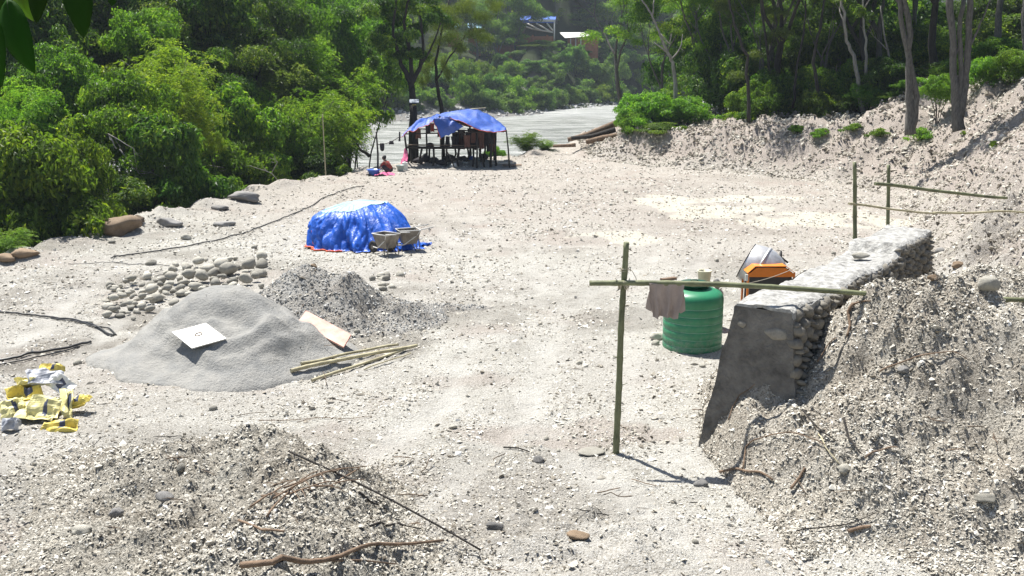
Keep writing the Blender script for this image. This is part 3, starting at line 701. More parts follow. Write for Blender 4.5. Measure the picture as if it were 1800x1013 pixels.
# far posts and rails beyond the wall
f1b, f1t = at(1514, 470, 18.9), at(1502, 285, 18.9); f1b.z = 0
f2b, f2t = at(1567, 440, 21.2), at(1562, 290, 21.2); f2b.z = 0
bamboo('bamboo_post', f1b, f1t, .042, 'bamboo_green', 'left one of two bamboo posts rising behind the stone wall', seed=11, group='bamboo posts behind the wall', cat='post')
bamboo('bamboo_post', f2b, f2t, .042, 'bamboo_green', 'right one of two bamboo posts rising behind the stone wall', seed=12, group='bamboo posts behind the wall', cat='post')
bamboo('bamboo_rail', at(1538, 323, 21.0), at(1770, 348, 22.2), .036, 'bamboo_green', 'upper bamboo rail crossing the right post behind the wall', seed=13, stubs=False, nodes=9, cat='bamboo rail')
bamboo('bamboo_rail', at(1492, 358, 18.75), at(1645, 375, 20.4), .022, 'bamboo_dry', 'thin dry bamboo rail crossing both posts behind the wall', seed=14, stubs=False, nodes=9, cat='bamboo rail')
bamboo('bamboo_rail', at(1640, 374, 20.4), at(1820, 375, 21.0), .022, 'bamboo_dry', 'thin dry bamboo pole continuing the lower rail to the right bank', seed=15, stubs=False, nodes=9, cat='bamboo rail')
q0, q1 = G(573, 312), at(573, 205, 46.5)
bamboo('bamboo_post', (q0.x, 47.0, Z(q0.x, 47)-.2), (q0.x-.05, 47.0, Z(q0.x, 47)+2.9), .03, 'bamboo_dry', 'lone thin pole standing on the yard edge before the feathery green tree', seed=16, cat='post')
for i, (a, b, rr_, lab) in enumerate((((512,664),(733,610),.034,'longest bamboo pole of the bundle lying right of the sand heap'), ((548,668),(718,613),.026,'middle bamboo pole of the bundle lying right of the sand heap'), ((530,655),(700,609),.026,'rear bamboo pole of the bundle lying right of the sand heap'), ((640,650),(722,622),.012,'thin split bamboo cane of the bundle by the sand heap'))):
    a3, b3 = G(*a), G(*b); a3.z = Z(a3.x, a3.y)+rr_+.01; b3.z = Z(b3.x, b3.y)+rr_+.03
    bamboo('bamboo_pole', a3, b3, rr_, 'bamboo_dry', lab, group='bamboo poles on the ground', seed=20+i, nodes=9, stubs=False)

# T-shirt on the rail
def tshirt():
    t0 = at(1171, 504, pb.y-.09); y = 0
    root = empty('t_shirt', t0, 0, 'beige-brown T-shirt hung upside down over the bamboo rail', 'shirt')
    def sheet(pts_top, pts_bot, yo, nu=22, nv=16, ph=0):
        vs = []; fs = []
        for i in range(nu+1):
            u = i/nu
            for j in range(nv+1):
                v = j/nv; a = Vector(pts_top[0]).lerp(Vector(pts_top[1]), u); b = None
                xs = [p[0] for p in pts_bot]; zs = [p[1] for p in pts_bot]; ub = u*(len(xs)-1); k0 = min(int(ub), len(xs)-2); f = ub-k0
                bx = xs[k0]*(1-f)+xs[k0+1]*f; bz = zs[k0]*(1-f)+zs[k0+1]*f
                x = a.x*(1-v)+bx*v; z = a.z*(1-v)+bz*v
                vs.append((x+.006*math.sin(v*9+u*4), yo+(.03*math.sin(u*17+ph+v*1.5)+.018*math.sin(u*31+ph*2-v*2))*(.25+v) + (.045*(1-v)**6)*(1 if yo > 0 else -1)*0, z))
        for i in range(nu):
            for j in range(nv): fs.append((i*(nv+1)+j, i*(nv+1)+j+1, (i+1)*(nv+1)+j+1, (i+1)*(nv+1)+j))
        return vs, fs
    mb = MB()
    vs, fs = sheet(((-.225,0,.045),(.235,0,.035)), ((-.17,-.395),(-.11,-.415),(-.05,-.385),(.02,-.40),(.09,-.425),(.155,-.415)), -.045)
    mb.add(vs, fs, 0, True)
    vs, fs = sheet(((-.225,0,.045),(.235,0,.035)), ((-.18,-.35),(-.05,-.36),(.05,-.36),(.15,-.35)), .045, ph=2)
    mb.add(vs, fs, 0, True)
    n = 22                                     # over the rail
    vs = []; fs = []
    for i in range(n+1):
        u = i/n
        for j in range(7):
            a = math.pi*j/6; x = -.225+.46*u; vs.append((x, -.045*math.cos(a), .04-.01*u+.03*math.sin(a)))
    for i in range(n):
        for j in range(6): fs.append((i*7+j, (i+1)*7+j, (i+1)*7+j+1, i*7+j+1))
    mb.add(vs, fs, 0, True); mb.build('shirt_body', 'shirt_cloth', root)
    for sx, pts in ((-1, ((-.215,-.08),(-.17,-.12),(-.165,-.30),(-.20,-.315),(-.255,-.285),(-.235,-.16))), (1, ((.225,-.08),(.19,-.12),(.16,-.33),(.20,-.345),(.25,-.315),(.24,-.17)))):
        m2 = MB(); v = [(x, -.03, z) for x, z in pts]+[(x, .012, z) for x, z in pts]; k = len(pts)
        m2.add(v, [tuple(range(k)), tuple(range(2*k-1, k-1, -1))]+[(i, (i+1) % k, k+(i+1) % k, k+i) for i in range(k)]); m2.build('sleeve', 'shirt_cloth', root, bevel=.006)
tshirt()

# ------------------------------------------------------------------ water tank
def tank():
    p = G(1216, 612); p.y += .15
    p = Vector((3.12, p.y, 0)); p.x = (1216-900)/FPX*(p.y*cp+H0*sp)
    z0 = T(p.x, p.y)
    root = empty('water_tank', (p.x, p.y, z0), 0, 'green ribbed plastic water tank standing left of the wall end', 'water tank'); root.scale = (1, 1, .955)
    R0 = .545; prof = [(R0*.97, -.04), (R0, .03)]
    for k in range(6):
        zb = .10+k*.148; w = .0
        prof += [(R0, zb), (R0-.008, zb+.012), (R0-.008, zb+.028), (R0, zb+.04)]
    prof += [(R0, 1.0), (R0-.015, 1.06), (R0-.06, 1.115), (R0-.14, 1.15), (.28, 1.185), (.255, 1.19)]
    MB().lathe(prof, 64).build('tank_body', 'green_tank', root)
    for k in range(6):
        zb = .10+k*.148+.02; MB().lathe([(R0-.012, zb-.005), (R0-.0035, zb-.005), (R0-.0035, zb+.005), (R0-.012, zb+.005)], 64, cap=False).build('rib_dust', 'dust_rib', root)
    ld = MB().lathe([(.25, 1.17), (.25, 1.24), (.285, 1.24), (.29, 1.275), (.25, 1.295), (.1, 1.305), (.001, 1.306)], 40).build('lid', 'tank_lid', root)
    MB().tube([(-.07,0,1.305),(-.05,0,1.335),(.05,0,1.335),(.07,0,1.305)], .012, 6).build('lid_handle', 'tank_lid', ld)
    MB().tube([(.2,.49,.12),(.22,.58,.12)], .03, 10).build('outlet', 'tank_lid', root)
tank()
# small square pail and scraps behind the tank
p = at(1238, 492, 19.9); g = Z(p.x, p.y)
pz = p.z-.10
crate = empty('plastic_pail', (p.x, p.y, pz-.02), .3, 'pale square plastic pail standing beyond the green tank lid', 'pail')
# a low block carries the pail
MB().lathe([(.11,0),(.135,.29),(.145,.29),(.145,.31),(.125,.31),(.10,.02)], 20, cap=False).build('pail_body', 'pale_plastic', crate)
MB().lathe([(.105,.004),(.001,.004)], 20, cap=False).build('pail_bottom', 'pale_plastic', crate)
o = link('stone', rock_mesh('stone', 41, 'grey_rock', flat=(.32,.3,max(.2,(pz-g)/2))), None, (p.x, p.y, (g+pz)/2)); tag(o, 'rough dark block under the pale pail beyond the tank', 'stone')
o = link('stone', rock_mesh('stone', 42, 'grey_rock', flat=(.09,.08,.12)), None, (p.x+.26, p.y, pz+.02)); tag(o, 'dark stone right of the pale pail beyond the tank', 'stone')
o = link('stone', rmes[5], None, (p.x+.27, p.y+.02, pz-.2)); o.scale = (.16,.16,.22); tag(o, 'grey lump under the dark stone by the pail', 'stone')
pa = G(1175, 494); MB_ = MB().box((0,0,.04), (.42,.12,.05), Matrix.Rotation(.5,3,'Z')); tag(MB_.build('wood_block', 'dead_wood', None, (pa.x, pa.y, Z(pa.x, pa.y))), 'short piece of dark timber on the ground left of the tank lid', 'timber')

# ------------------------------------------------------------------ concrete mixer
def mixer():
    Ym = 19.2; p = at(1352, 475, Ym); root = empty('concrete_mixer', (p.x, Ym, T(p.x, Ym)), 0, 'orange and silver drum concrete mixer standing behind the stone wall', 'concrete mixer')
    zt = T(p.x, Ym)
    def L(px, py, dy=0): q = at(px, py, Ym+dy); return Vector((q.x-p.x, dy, q.z-zt))
    # drum, axis pointing left and up
    ax = Vector((-.86, .34, .45)).normalized(); c = L(1338, 473, .38)
    rot = ax.to_track_quat('Z', 'Y').to_matrix().to_4x4(); rot.translation = c
    dr_ = MB().lathe([(.35,.33),(.36,.335),(.37,.32),(.39,.25),(.42,.15),(.435,.06),(.438,0),(.43,-.08),(.40,-.20),(.35,-.31),(.28,-.39),(.15,-.44)], 40, mat=rot).build('drum', 'steel_drum', root)
    MB().lathe([(.345,.325),(.42,.07),(.41,-.05),(.25,-.36),(.01,-.38)], 32, mat=rot, cap=False).build('drum_inside', 'dark_iron', dr_)
    MB().lathe([(.434,.06),(.449,.06),(.449,.01),(.434,.01)], 40, mat=rot, cap=False).build('drum_band', 'steel_drum', dr_)
    MB().lathe([(.36,.32),(.374,.322),(.374,.338),(.352,.34)], 40, mat=rot, cap=False).build('mouth_rim', 'dark_iron', dr_)
    # engine hood
    x0, x1 = L(1312, 480, -.1).x, L(1395, 480, -.1).x; zt_, zm, zb = L(1350, 467, -.1).z, L(1350, 485, -.1).z, .38
    xa, xb = L(1326, 467, -.1).x, L(1379, 467, -.1).x; y0, y1 = -.22, .26; zs = zt_-.13
    out = [(x0, zs), (xa, zt_), (xb, zt_), (x1, zs)]
    mb = MB()
    mb.add([(x, y0, z) for x, z in out]+[(x, y1, z) for x, z in out], [(0,4,5,1),(1,5,6,2),(2,6,7,3)])
    mb.add([(x0+.03, y0, zs-.005), (xa+.02, y0, zt_-.02), (xb-.02, y0, zt_-.02), (x1-.03, y0, zs-.005), (x1-.03, y0, zm), (x0+.03, y0, zm)], [(0,5,4,3,2,1)])
    mb.add([(x0+.03, y1, zs-.005), (xa+.02, y1, zt_-.02), (xb-.02, y1, zt_-.02), (x1-.03, y1, zs-.005), (x1-.03, y1, zm), (x0+.03, y1, zm)], [(0,1,2,3,4,5)])
    hd = mb.build('engine_hood', 'orange_paint', root); sm = hd.modifiers.new('thickness', 'SOLIDIFY'); sm.thickness = .012
    MB().box((x0+.015, y0+.02, (zs+zb)/2), (.035,.035,zs-zb)).box((x1-.015, y0+.02, (zs+zb)/2), (.035,.035,zs-zb)).box((x0+.015, y1-.02, (zs+zb)/2), (.035,.035,zs-zb)).box((x1-.015, y1-.02, (zs+zb)/2), (.035,.035,zs-zb)).box(((x0+x1)/2, y0+.02, zb+.03), (x1-x0-.08,.03,.06)).build('frame', 'orange_paint', root, bevel=.004)
    MB().box(((x0+x1)/2, .02, (zb+zs)/2+.02), (x1-x0-.1, y1-y0-.06, zs-zb)).tube([(x0+.3,-.19,zb+.2),(x0+.3,-.1,zb+.2)], .13, 20).build('engine', 'dark_iron', root, bevel=.01)
    MB().box((x0-.02, y0, zs-.08), (.05,.03,.12)).build('latch', 'white_plastic', root)
    br = L(1375, 452, .2); MB().tube([L(1362,466,.3), L(1372,455,.3), L(1373,441,.3)], [.05,.035,.02], 8).tube([L(1372,452,.3), L(1385,462,.3)], .02, 8).build('tilt_bracket', 'dark_iron', root)
    MB().box((0,.1,zb-.04), (1.1,.09,.07)).box((-.45,.1,zb/2), (.07,.07,zb)).box((.45,.1,zb/2-.03), (.07,.07,zb-.06)).box((-.45,.3,zb/2), (.07,.5,.07)).build('chassis', 'orange_paint', root)
    for sy in (-.25, .5):
        w = MB().lathe([(.14,-.04),(.19,-.04),(.20,0),(.19,.04),(.14,.04)], 28, mat=Matrix.Translation((.45, sy, .2)) @ Matrix.Rotation(math.pi/2, 4, 'X')).build('wheel', 'rubber', root)
        MB().lathe([(.02,-.03),(.13,-.03),(.13,.03),(.02,.03)], 20, mat=Matrix.Translation((.45, sy, .2)) @ Matrix.Rotation(math.pi/2, 4, 'X')).build('rim', 'dark_iron', w)
mixer()
mb = MB(); a, b = at(1316, 498, 16.2), at(1400, 470, 17.2)
mb.tube([a.lerp(b, t/8)-Vector((0,0,.03*4*(t/8)*(1-t/8))) for t in range(9)], .006, 5)
tag(mb.build('string_line', 'cord'), 'thin builder\'s string stretched across in front of the mixer', 'string')

# ------------------------------------------------------------------ boards
def board(name, corners, th, mat, label, cat):
    P = [GS(x, y) for x, y in corners]; c = sum(P, Vector())/4
    n = (P[1]-P[0]).cross(P[3]-P[0]).normalized(); n = n if n.z > 0 else -n
    return P, c, n
def flat_board(name, c, ux, uy, n, th, mat, label, cat):
    root = empty(name, c, 0, label, cat)
    v = [ux*a+uy*b+n*h for h in (0, th) for a, b in ((-1,-1),(1,-1),(1,1),(-1,1))]
    MB().add(v, [(3,2,1,0),(4,5,6,7),(0,1,5,4),(1,2,6,5),(2,3,7,6),(3,0,4,7)]).build('board', mat, root, bevel=.003)
    return root
# pale board on the sand, with a small dark oval handle hole mark
c = at(350, 589, 16.75); n = Vector((-.04,-.40,.91)).normalized()
def onplane(px, py, c, n):
    r = ray(px, py); t = (c-Vector((0,0,H0))).dot(n)/r.dot(n); return Vector((0,0,H0))+r*t
c.z = Z(c.x, c.y)+.055; c = Vector((c.x, c.y, c.z))
Q = [onplane(*q, c, n) for q in ((302,584),(362,568),(398,595),(337,612))]
cc = sum(Q, Vector())/4; root = empty('plywood_board', cc, 0, 'whitish square board with a small dark oval mark lying on the sand heap', 'board')
v = [q-cc-n*.0 for q in Q]; v = [x-n*.022 for x in v]+v
MB().add(v, [(3,2,1,0),(4,5,6,7),(0,1,5,4),(1,2,6,5),(2,3,7,6),(3,0,4,7)]).build('board', 'white_sheet', root)
ux = (Q[1]-Q[0]).normalized(); uy = n.cross(ux); m0 = onplane(349, 588, c, n)-cc+n*.004
mb = MB(); mb.tube([m0+ux*(.06*math.cos(a))+uy*(.04*math.sin(a)) for a in [k*math.pi/6 for k in range(13)]], .009, 5, cap=False); mb.build('oval_mark', 'dead_wood', root)
Q = []
c = at(570, 578, 18.1); c.z = Z(c.x, c.y)+.10; n = Vector((.05,-.35,.93)).normalized()
Q = [onplane(*q, c, n) for q in ((523,567),(538,546),(617,588),(604,610))]; cc = sum(Q, Vector())/4
root = empty('formwork_plank', cc, 0, 'pinkish wooden plank leaning at the foot between sand and gravel heaps', 'plank')
v = [q-cc for q in Q]; v = [x-n*.035 for x in v]+v
MB().add(v, [(3,2,1,0),(4,5,6,7),(0,1,5,4),(1,2,6,5),(2,3,7,6),(3,0,4,7)]).build('board', 'pink_plank', root)

# ------------------------------------------------------------------ tarpaulin-covered store
def tarp_pile():
    Yc = 29.1; base = at(640, 440, Yc); cx = (632-900)/FPX*(Yc*cp+H0*sp); z0 = T(cx, Yc)
    root = empty('covered_stack', (cx, Yc, z0), 0, 'stack wrapped in a crumpled bright blue tarpaulin in the middle of the yard', 'tarpaulin')
    def L(px, py, Y): q = at(px, py, Y+.8); return np.array((q.x-cx, q.y-Yc, q.z-z0))
    # rings: ground outline, mid, shoulder, top
    g = [L(556,441,27.55), L(600,444,27.3), L(650,443,27.3), L(700,442,27.4), L(735,436,27.7), L(722,425,28.6), L(690,415,29.6), L(620,412,29.7), L(560,422,29.2), L(549,432,28.4)]
    m = [L(548,398,27.8), L(590,402,27.6), L(640,406,27.6), L(685,410,27.6), L(718,402,28.1), L(712,395,28.8), L(680,385,29.5), L(620,385,29.5), L(560,388,29.1), L(546,390,28.4)]
    s = [L(562,372,28.0), L(592,371,27.9), L(624,369,27.9), L(656,359,28.2), L(684,355,28.4), L(684,352,28.9), L(665,350,29.3), L(615,351,29.3), L(575,362,28.9), L(558,370,28.5)]
    def ring(P, n=240):
        P = np.array(P); k = len(P); out = []
        for i in range(n):
            t = i/n*k; a = int(t); f = t-a; p0, p1, p2, p3 = P[(a-1) % k], P[a % k], P[(a+1) % k], P[(a+2) % k]
            out.append(.5*((2*p1)+(-p0+p2)*f+(2*p0-5*p1+4*p2-p3)*f*f+(-p0+3*p1-3*p2+p3)*f**3))
        return np.array(out)
    Rg, Rm, Rs = ring(g), ring(m), ring(s); Rg[:,2] = .0; n = 240; cen = Rs.mean(0)+np.array((0,.1,.10))
    rows = []; lv = 30
    for j in range(lv+1):
        t = j/lv; P = Rg*(1-t)*(1-t) + 2*t*(1-t)*(Rm*1.0) + t*t*Rs; P = P*.35+.65*((Rg*(1-2*t)+Rm*2*t) if t < .5 else (Rm*(2-2*t)+Rs*(2*t-1)))
        ang = np.arange(n)/n*2*math.pi; c_ = P.mean(0); dirn = P-c_; dirn[:,2] = 0; dirn /= np.linalg.norm(dirn, axis=1)[:,None]
        f = .20*fbm(np.cos(ang)*4, np.sin(ang)*4+t*.9, 1.2, 2, 44, .5)+.13*np.abs(fbm(np.cos(ang)*6+t*2.5, np.sin(ang)*6, 1, 2, 45))+.02*fbm(np.cos(ang)*14+t*6, np.sin(ang)*14, 1, 2, 49)-.05*(1-np.abs(fbm(np.cos(ang)*3+t*1.4+5, np.sin(ang)*3-t*1.2, 2.2, 3, 53, .6))*2.2).clip(0, 1)**3
        P = P+dirn*(f*(1.3-t))[:,None]; P[:,2] += .03*fbm(np.cos(ang)*6, np.sin(ang)*6+t*4, 1, 2, 46)*(t > .1); rr_ = max(0, (t-.72)/.28)**2; P[:,:2] -= (P-c_)[:,:2]*.13*rr_; P[:,2] -= .05*rr_*(1-.6*rr_)+.07*rr_*np.abs(fbm(np.cos(ang)*3, np.sin(ang)*3, 1, 2, 58)); rows.append(P)
    rows[0][:,:2] *= 1.05; rows[0][:,2] = .015+.03*np.abs(fbm(np.arange(n)*.4, np.zeros(n), 1, 2, 4))
    V = np.vstack(rows); F = [(j*n+i, j*n+(i+1) % n, (j+1)*n+(i+1) % n, (j+1)*n+i) for j in range(lv) for i in range(n)]
    link('tarpaulin', fastmesh('tarpaulin', V, F, 'blue_tarp', True), root)
    tops = []; 
    for j in range(8):
        t = j/7*.97; P = rows[-1]*(1-t)+cen*t; P = P.copy(); P[:,2] += .03*fbm(P[:,0]*2, P[:,1]*2, 1, 3, 48)+.004; tops.append(P)
    V = np.vstack(tops); F = [(j*n+i, j*n+(i+1) % n, (j+1)*n+(i+1) % n, (j+1)*n+i) for j in range(7) for i in range(n)]+[(0,1,2,3)]*0
    o = link('painted_glare_top', fastmesh('painted_glare_top', V, F, 'pale_tarp_and_glare', True), root); o['label'] = 'top of the tarpaulin coloured pale for sun glare'  # sun glare on the tarp top, put in as a pale colour
    hem = [tuple(p+np.array((0,0,.01))) for p in list(rows[0][-18:])+list(rows[0][:26])]
    MB().tube(hem, .022, 5).build('orange_hem', 'tarp_hem', root)
    hem = [tuple(rows[j][2]*1.005+np.array((-.01,-.01,0))) for j in range(0, 12)]; hem = [tuple(rows[j][-8]*1.004) for j in range(0, 13)]
    MB().tube(hem, .018, 5).build('orange_hem', 'tarp_hem', root)
    # trailing corner to the right
    xs = []; vs = []; fs = []
    a, b = L(700,438,27.5), L(757,425,28.2)
    for i in range(13):
        t = i/12; p = a*(1-t)+b*t; w = .42*(1-t)**.7+.06
        for j in range(7):
            u = j/6-.5; vs.append((p[0]+u*.1, p[1]+u*w*1.6, max(.02, .06+.13*(1-t)*math.cos(u*3)+.05*math.sin(t*17+j*1.9))))
    for i in range(12):
        for j in range(6): fs.append((i*7+j, (i+1)*7+j, (i+1)*7+j+1, i*7+j+1))
    mb = MB().add(vs, fs, 0, True); mb.build('trailing_corner', 'blue_tarp', root)
tarp_pile()

# ------------------------------------------------------------------ wheelbarrows
def barrow(px, py, rz, label, first=None):
    p = G(px, py); loc = Vector((p.x, p.y, Z(p.x, p.y)))
    if first:
        r_ = copy_thing(first); r_.location = loc; r_.rotation_euler = (0,0,rz); tag(r_, label, 'wheelbarrow', 'wheelbarrows beside the blue tarpaulin'); return r_
    root = empty('wheelbarrow', loc, rz, label, 'wheelbarrow', 'wheelbarrows beside the blue tarpaulin')
    # tray: x forward (wheel), open on top
    root.scale = (.84,.84,.9); top = [(-.36,-.31,.66),(.36,-.27,.66),(.36,.27,.66),(-.36,.31,.66)]; bot = [(-.24,-.22,.24),(.20,-.18,.22),(.20,.18,.22),(-.24,.22,.24)]
    mb = MB().add(top+bot, [(4,5,6,7),(0,4,7,3),(1,2,6,5),(0,1,5,4),(3,7,6,2)])
    o = mb.build('tray', 'rusty_tray', root); so = o.modifiers.new('thickness', 'SOLIDIFY'); so.thickness = .018; so.offset = 1
    MB().tube([Vector(q) for q in top]+[Vector(top[0])], .017, 6).build('tray_rim', 'pipe_grey', root)
    for s in (-1, 1):
        MB().tube([(.55,s*.05,.2),(.2,s*.2,.22),(-.24,s*.25,.5),(-.36,s*.33,.69),(-.80,s*.31,.74)], .019, 8).build('handle', 'pipe_grey', root)
        MB().tube([(-.30,s*.22,.40),(-.34,s*.24,.02),(-.20,s*.24,.02),(-.05,s*.18,.28)], .017, 8).build('leg', 'rusty_tray', root)
    w = MB().lathe([(.11,-.035),(.17,-.04),(.19,0),(.17,.04),(.11,.035)], 24, mat=Matrix.Translation((.62,0,.19)) @ Matrix.Rotation(math.pi/2, 4, 'X')).build('wheel', 'rubber', root)
    MB().lathe([(.02,-.05),(.12,-.02),(.12,.02),(.02,.05)], 20, mat=Matrix.Translation((.62,0,.19)) @ Matrix.Rotation(math.pi/2, 4, 'X')).build('rim', 'rusty_tray', w)
    return root
b1 = barrow(679, 449, R(140), 'front left wheelbarrow with grey tray, in front of the blue tarpaulin')
barrow(718, 441, R(200), 'rear right wheelbarrow, half behind the other one', b1)

# ------------------------------------------------------------------ heap of cement bags
rb = random.Random(4)
def bag(px, py, w, h, mat, rz, tilt, label, seed, zup=0):
    p = G(px, py); z = Z(p.x, p.y)+zup; r_ = np.random.RandomState(seed); n = 13
    U, V = np.meshgrid(np.linspace(-1, 1, n), np.linspace(-1, 1, n)); top = []; 
    fold = fbm(U*1.2+seed, V*1.2, 1.4, 3, seed, .6); fold2 = fbm(U+seed, V*2.5, 2.6, 2, seed+1)
    X = U*w/2*(1+.16*fbm(V+seed, V*0, 1.5, 2, seed+5)); Y = V*h/2*(1+.16*fbm(U+seed, U*0, 1.5, 2, seed+6))
    e = (1-np.abs(U)**4)*(1-np.abs(V)**4)
    Zt = .05*e + .16*fbm(U*.9+seed*1.7, V*.9, 1., 2, seed)*e**.3 - .07*np.abs(fbm(U+V*.6+seed, V*.5-U*.3, 1.1, 2, seed+2))+.03; Zb = Zt - .07*e - .008
    P = np.concatenate([np.stack([X, Y, Zt], -1).reshape(-1, 3), np.stack([X, Y, Zb], -1).reshape(-1, 3)])
    i = np.arange(n*n).reshape(n, n); q = np.stack([i[:-1,:-1], i[:-1,1:], i[1:,1:], i[1:,:-1]], -1).reshape(-1, 4)
    F = np.vstack([q, q[:,::-1]+n*n]); bd = list(i[0])+list(i[1:,-1])+list(i[-1,-2::-1])+list(i[-2:0:-1,0])
    F = np.vstack([F, [(a+n*n, b+n*n, b, a) for a, b in zip(bd, bd[1:]+bd[:1])]])
    mid = ((np.abs(P[F].mean(1)[:,0]) < w*.16) & (np.abs(P[F].mean(1)[:,1]) < h*.28) & (np.arange(len(F)) % 4 > 1)).astype(int) if mat != 'grey_bag' else None
    o = link('cement_bag', fastmesh('cement_bag', P, F, [mat, 'print_blue'], False, mi=mid), None, (p.x, p.y, z+.05)); o.rotation_euler = (tilt[0], tilt[1], rz)
    return tag(o, label, 'sack', 'empty cement sacks in a pile')
L_ = ['yellow empty sack lying lowest in front of the sack pile', 'pale yellow sack facing the viewer in the middle of the sack pile', 'grey and white sack draped over the top of the sack pile', 'yellow sack sticking out at the right end of the sack pile', 'dark blue-grey crumpled sack at the left foot of the sack pile',
      'olive yellow sack at the left end of the sack pile', 'pale yellow sack strip hanging down the right side of the sack pile', 'yellow sack at the back left of the sack pile', 'white sack near the top right of the sack pile', 'yellow scrap at the very top of the sack pile', 'brownish sack buried in the middle of the pile']
for a in ((105,757,.52,.26,'yellow_bag',.15,(.35,0),0,0),(78,742,.46,.36,'pale_yellow_bag',-.1,(.85,.1),1,.16),(84,712,.5,.34,'grey_bag',.5,(.4,.2),2,.36),(140,728,.36,.24,'yellow_bag',-.2,(.3,-.2),3,.10),(20,757,.24,.2,'grey_bag',.3,(.5,.1),4,.04),
          (26,736,.38,.34,'pale_yellow_bag',.6,(.8,-.2),5,.10),(118,732,.18,.5,'pale_yellow_bag',.7,(.6,.5),6,.12),(45,722,.5,.3,'yellow_bag',.9,(.5,.1),7,.22),(108,712,.42,.28,'white_bag',-.4,(.4,.4),8,.26),(95,700,.34,.22,'yellow_bag',.2,(.3,.1),9,.36),(70,734,.6,.5,'pale_yellow_bag',.2,(.2,.1),10,.06),(55,715,.4,.16,'pale_yellow_bag',.9,(.5,.3),11,.33)):
    bag(*a[:7], L_[a[7]] if a[7] < 11 else 'long pale sack folded across the upper left of the sack pile', a[7]+31, a[8])

# ------------------------------------------------------------------ hoses
def hose(pts, r, mat, label, cat='hose', name='hose'):
    P = []
    for (x, y) in pts: P.append(GS(x, y))
    Q = []
    for i in range(len(P)-1):
        p0, p1, p2, p3 = P[max(i-1,0)], P[i], P[i+1], P[min(i+2,len(P)-1)]
        for k in range(8):
            f = k/8; q = .5*((2*p1)+(-p0+p2)*f+(2*p0-5*p1+4*p2-p3)*f*f+(-p0+3*p1-3*p2+p3)*f**3); Q.append(Vector((q.x, q.y, Z(q.x, q.y)+r+.015)))
    Q.append(P[-1]+Vector((0,0,r)))
    c = Q[0].copy(); o = MB().tube([q-c for q in Q], r, 6).build(name, mat, None, c); return tag(o, label, cat)
hose([(-30,550),(40,556),(100,562),(140,568),(175,580),(200,592)], .022, 'black_hose', 'thick black hose curving across the ground at left, above the other')
hose([(90,563),(140,570),(165,577),(192,580),(204,590)], .016, 'black_hose', 'thinner black hose running beside the upper thick hose')
hose([(-30,645),(30,632),(80,622),(130,612),(160,604)], .024, 'black_hose', 'thick black hose lying left of the sand heap')
hose([(-30,652),(40,637),(90,626),(140,612)], .014, 'black_hose', 'thin black cable lying just below the lower hose')
hose([(195,456),(225,450),(290,441),(360,428),(420,414),(470,396),(515,378),(545,365),(580,345),(640,328)], .018, 'black_hose', 'long thin black hose winding from the stones past the blue tarpaulin')
hose([(120,466),(200,463),(250,466),(300,470),(310,478),(270,488)], .010, 'black_hose', 'thin loose wire looping beside the lone rounded stone', 'wire', 'wire')

# ------------------------------------------------------------------ sticks, roots and branches
def stick(pts, r0, r1, mat, label, name='stick', lift=.02, cat='stick', forks=(), straight=False):
    P = [GS(x, y, 0) for x, y in pts]; Q = []
    for i in range(len(P)-1):
        for k in range(5): Q.append(P[i].lerp(P[i+1], k/5))
    Q.append(P[-1]); n = len(Q)
    if straight:
        Q = [P[0].lerp(P[-1], i/19)+Vector((0,0,.05*math.sin(i/19*3.14))) for i in range(20)]; n = 20
    for i, q in enumerate(Q): q.z = (q.z if straight else max(q.z, Z(q.x, q.y)))+lift+r0*.6; q.x += random.uniform(-1,1)*r0*.12
    for _ in range(3):
        if not straight:
            zz = [q.z for q in Q]
            for i in range(1, n-1): Q[i].z = max((zz[i-1]+zz[i]*2+zz[i+1])/4, zz[i]-.01)
    c = Q[0].copy(); mb = MB().tube([q-c for q in Q], [r0+(r1-r0)*i/(n-1) for i in range(n)], 7)
    for (k, px, py) in forks:
        e = GS(px, py); e.z += lift+.02; s = Q[int(k*(n-1))]; m_ = s.lerp(e, .5)+Vector((0,0,.02)); mb.tube([s-c, m_-c, e-c], [r1*1.1, r1*.8, r1*.5], 6)
    return tag(mb.build(name, mat, None, c), label, cat)
stick([(508,806),(600,845),(700,895),(770,940),(845,978)], .013, .011, 'bark_dark', 'long straight dark stick sloping down the right side of the foreground heap', lift=.06, straight=True)
stick([(425,1005),(480,998),(560,1000),(600,985),(680,968),(780,958)], .034, .014, 'dead_wood', 'thick pale brown forked branch lying at the bottom of the picture', 'branch', .03, 'branch', ((.45,700,1000),))
for i, (p, lab) in enumerate((([(500,868),(545,848),(590,838),(640,826)], 'uppermost brown root in the tangle on the foreground heap'), ([(480,885),(520,862),(560,842),(620,838)], 'second brown root in the tangle on the foreground heap'), ([(440,900),(480,872),(520,850)], 'short reddish root at the left of the tangle'), ([(470,915),(500,880),(530,855),(560,835)], 'brown root running down the foreground heap'), ([(540,870),(580,862),(640,850)], 'pale root at the right of the tangle'), ([(460,880),(510,878),(560,860),(600,858)], 'low flat root crossing under the tangle'))):
    stick(p, .012, .006, 'dead_wood', lab, 'root', .04, 'root', ((.5, p[1][0]+30, p[1][1]+14),))
stick([(420,922),(460,935),(500,940)], .013, .012, 'dead_wood', 'short straight stick low on the foreground heap')
stick([(630,870),(650,885),(680,900)], .014, .008, 'bark_dark', 'short dark stick beside the long straight one')
stick([(650,930),(680,932),(708,930)], .014, .012, 'bark_dark', 'dark stub of wood right of the low stick')
stick([(595,850),(630,830),(655,822)], .012, .004, 'dead_wood', 'pointed brown stick near the top of the foreground heap')
stick([(318,775),(340,790),(360,808)], .008, .005, 'bark_dark', 'small dark twig behind the foreground heap', 'twig', cat='twig')
stick([(415,735),(440,730),(470,728)], .006, .005, 'twig', 'thin straight twig on open ground right of the sack pile', 'twig', cat='twig')
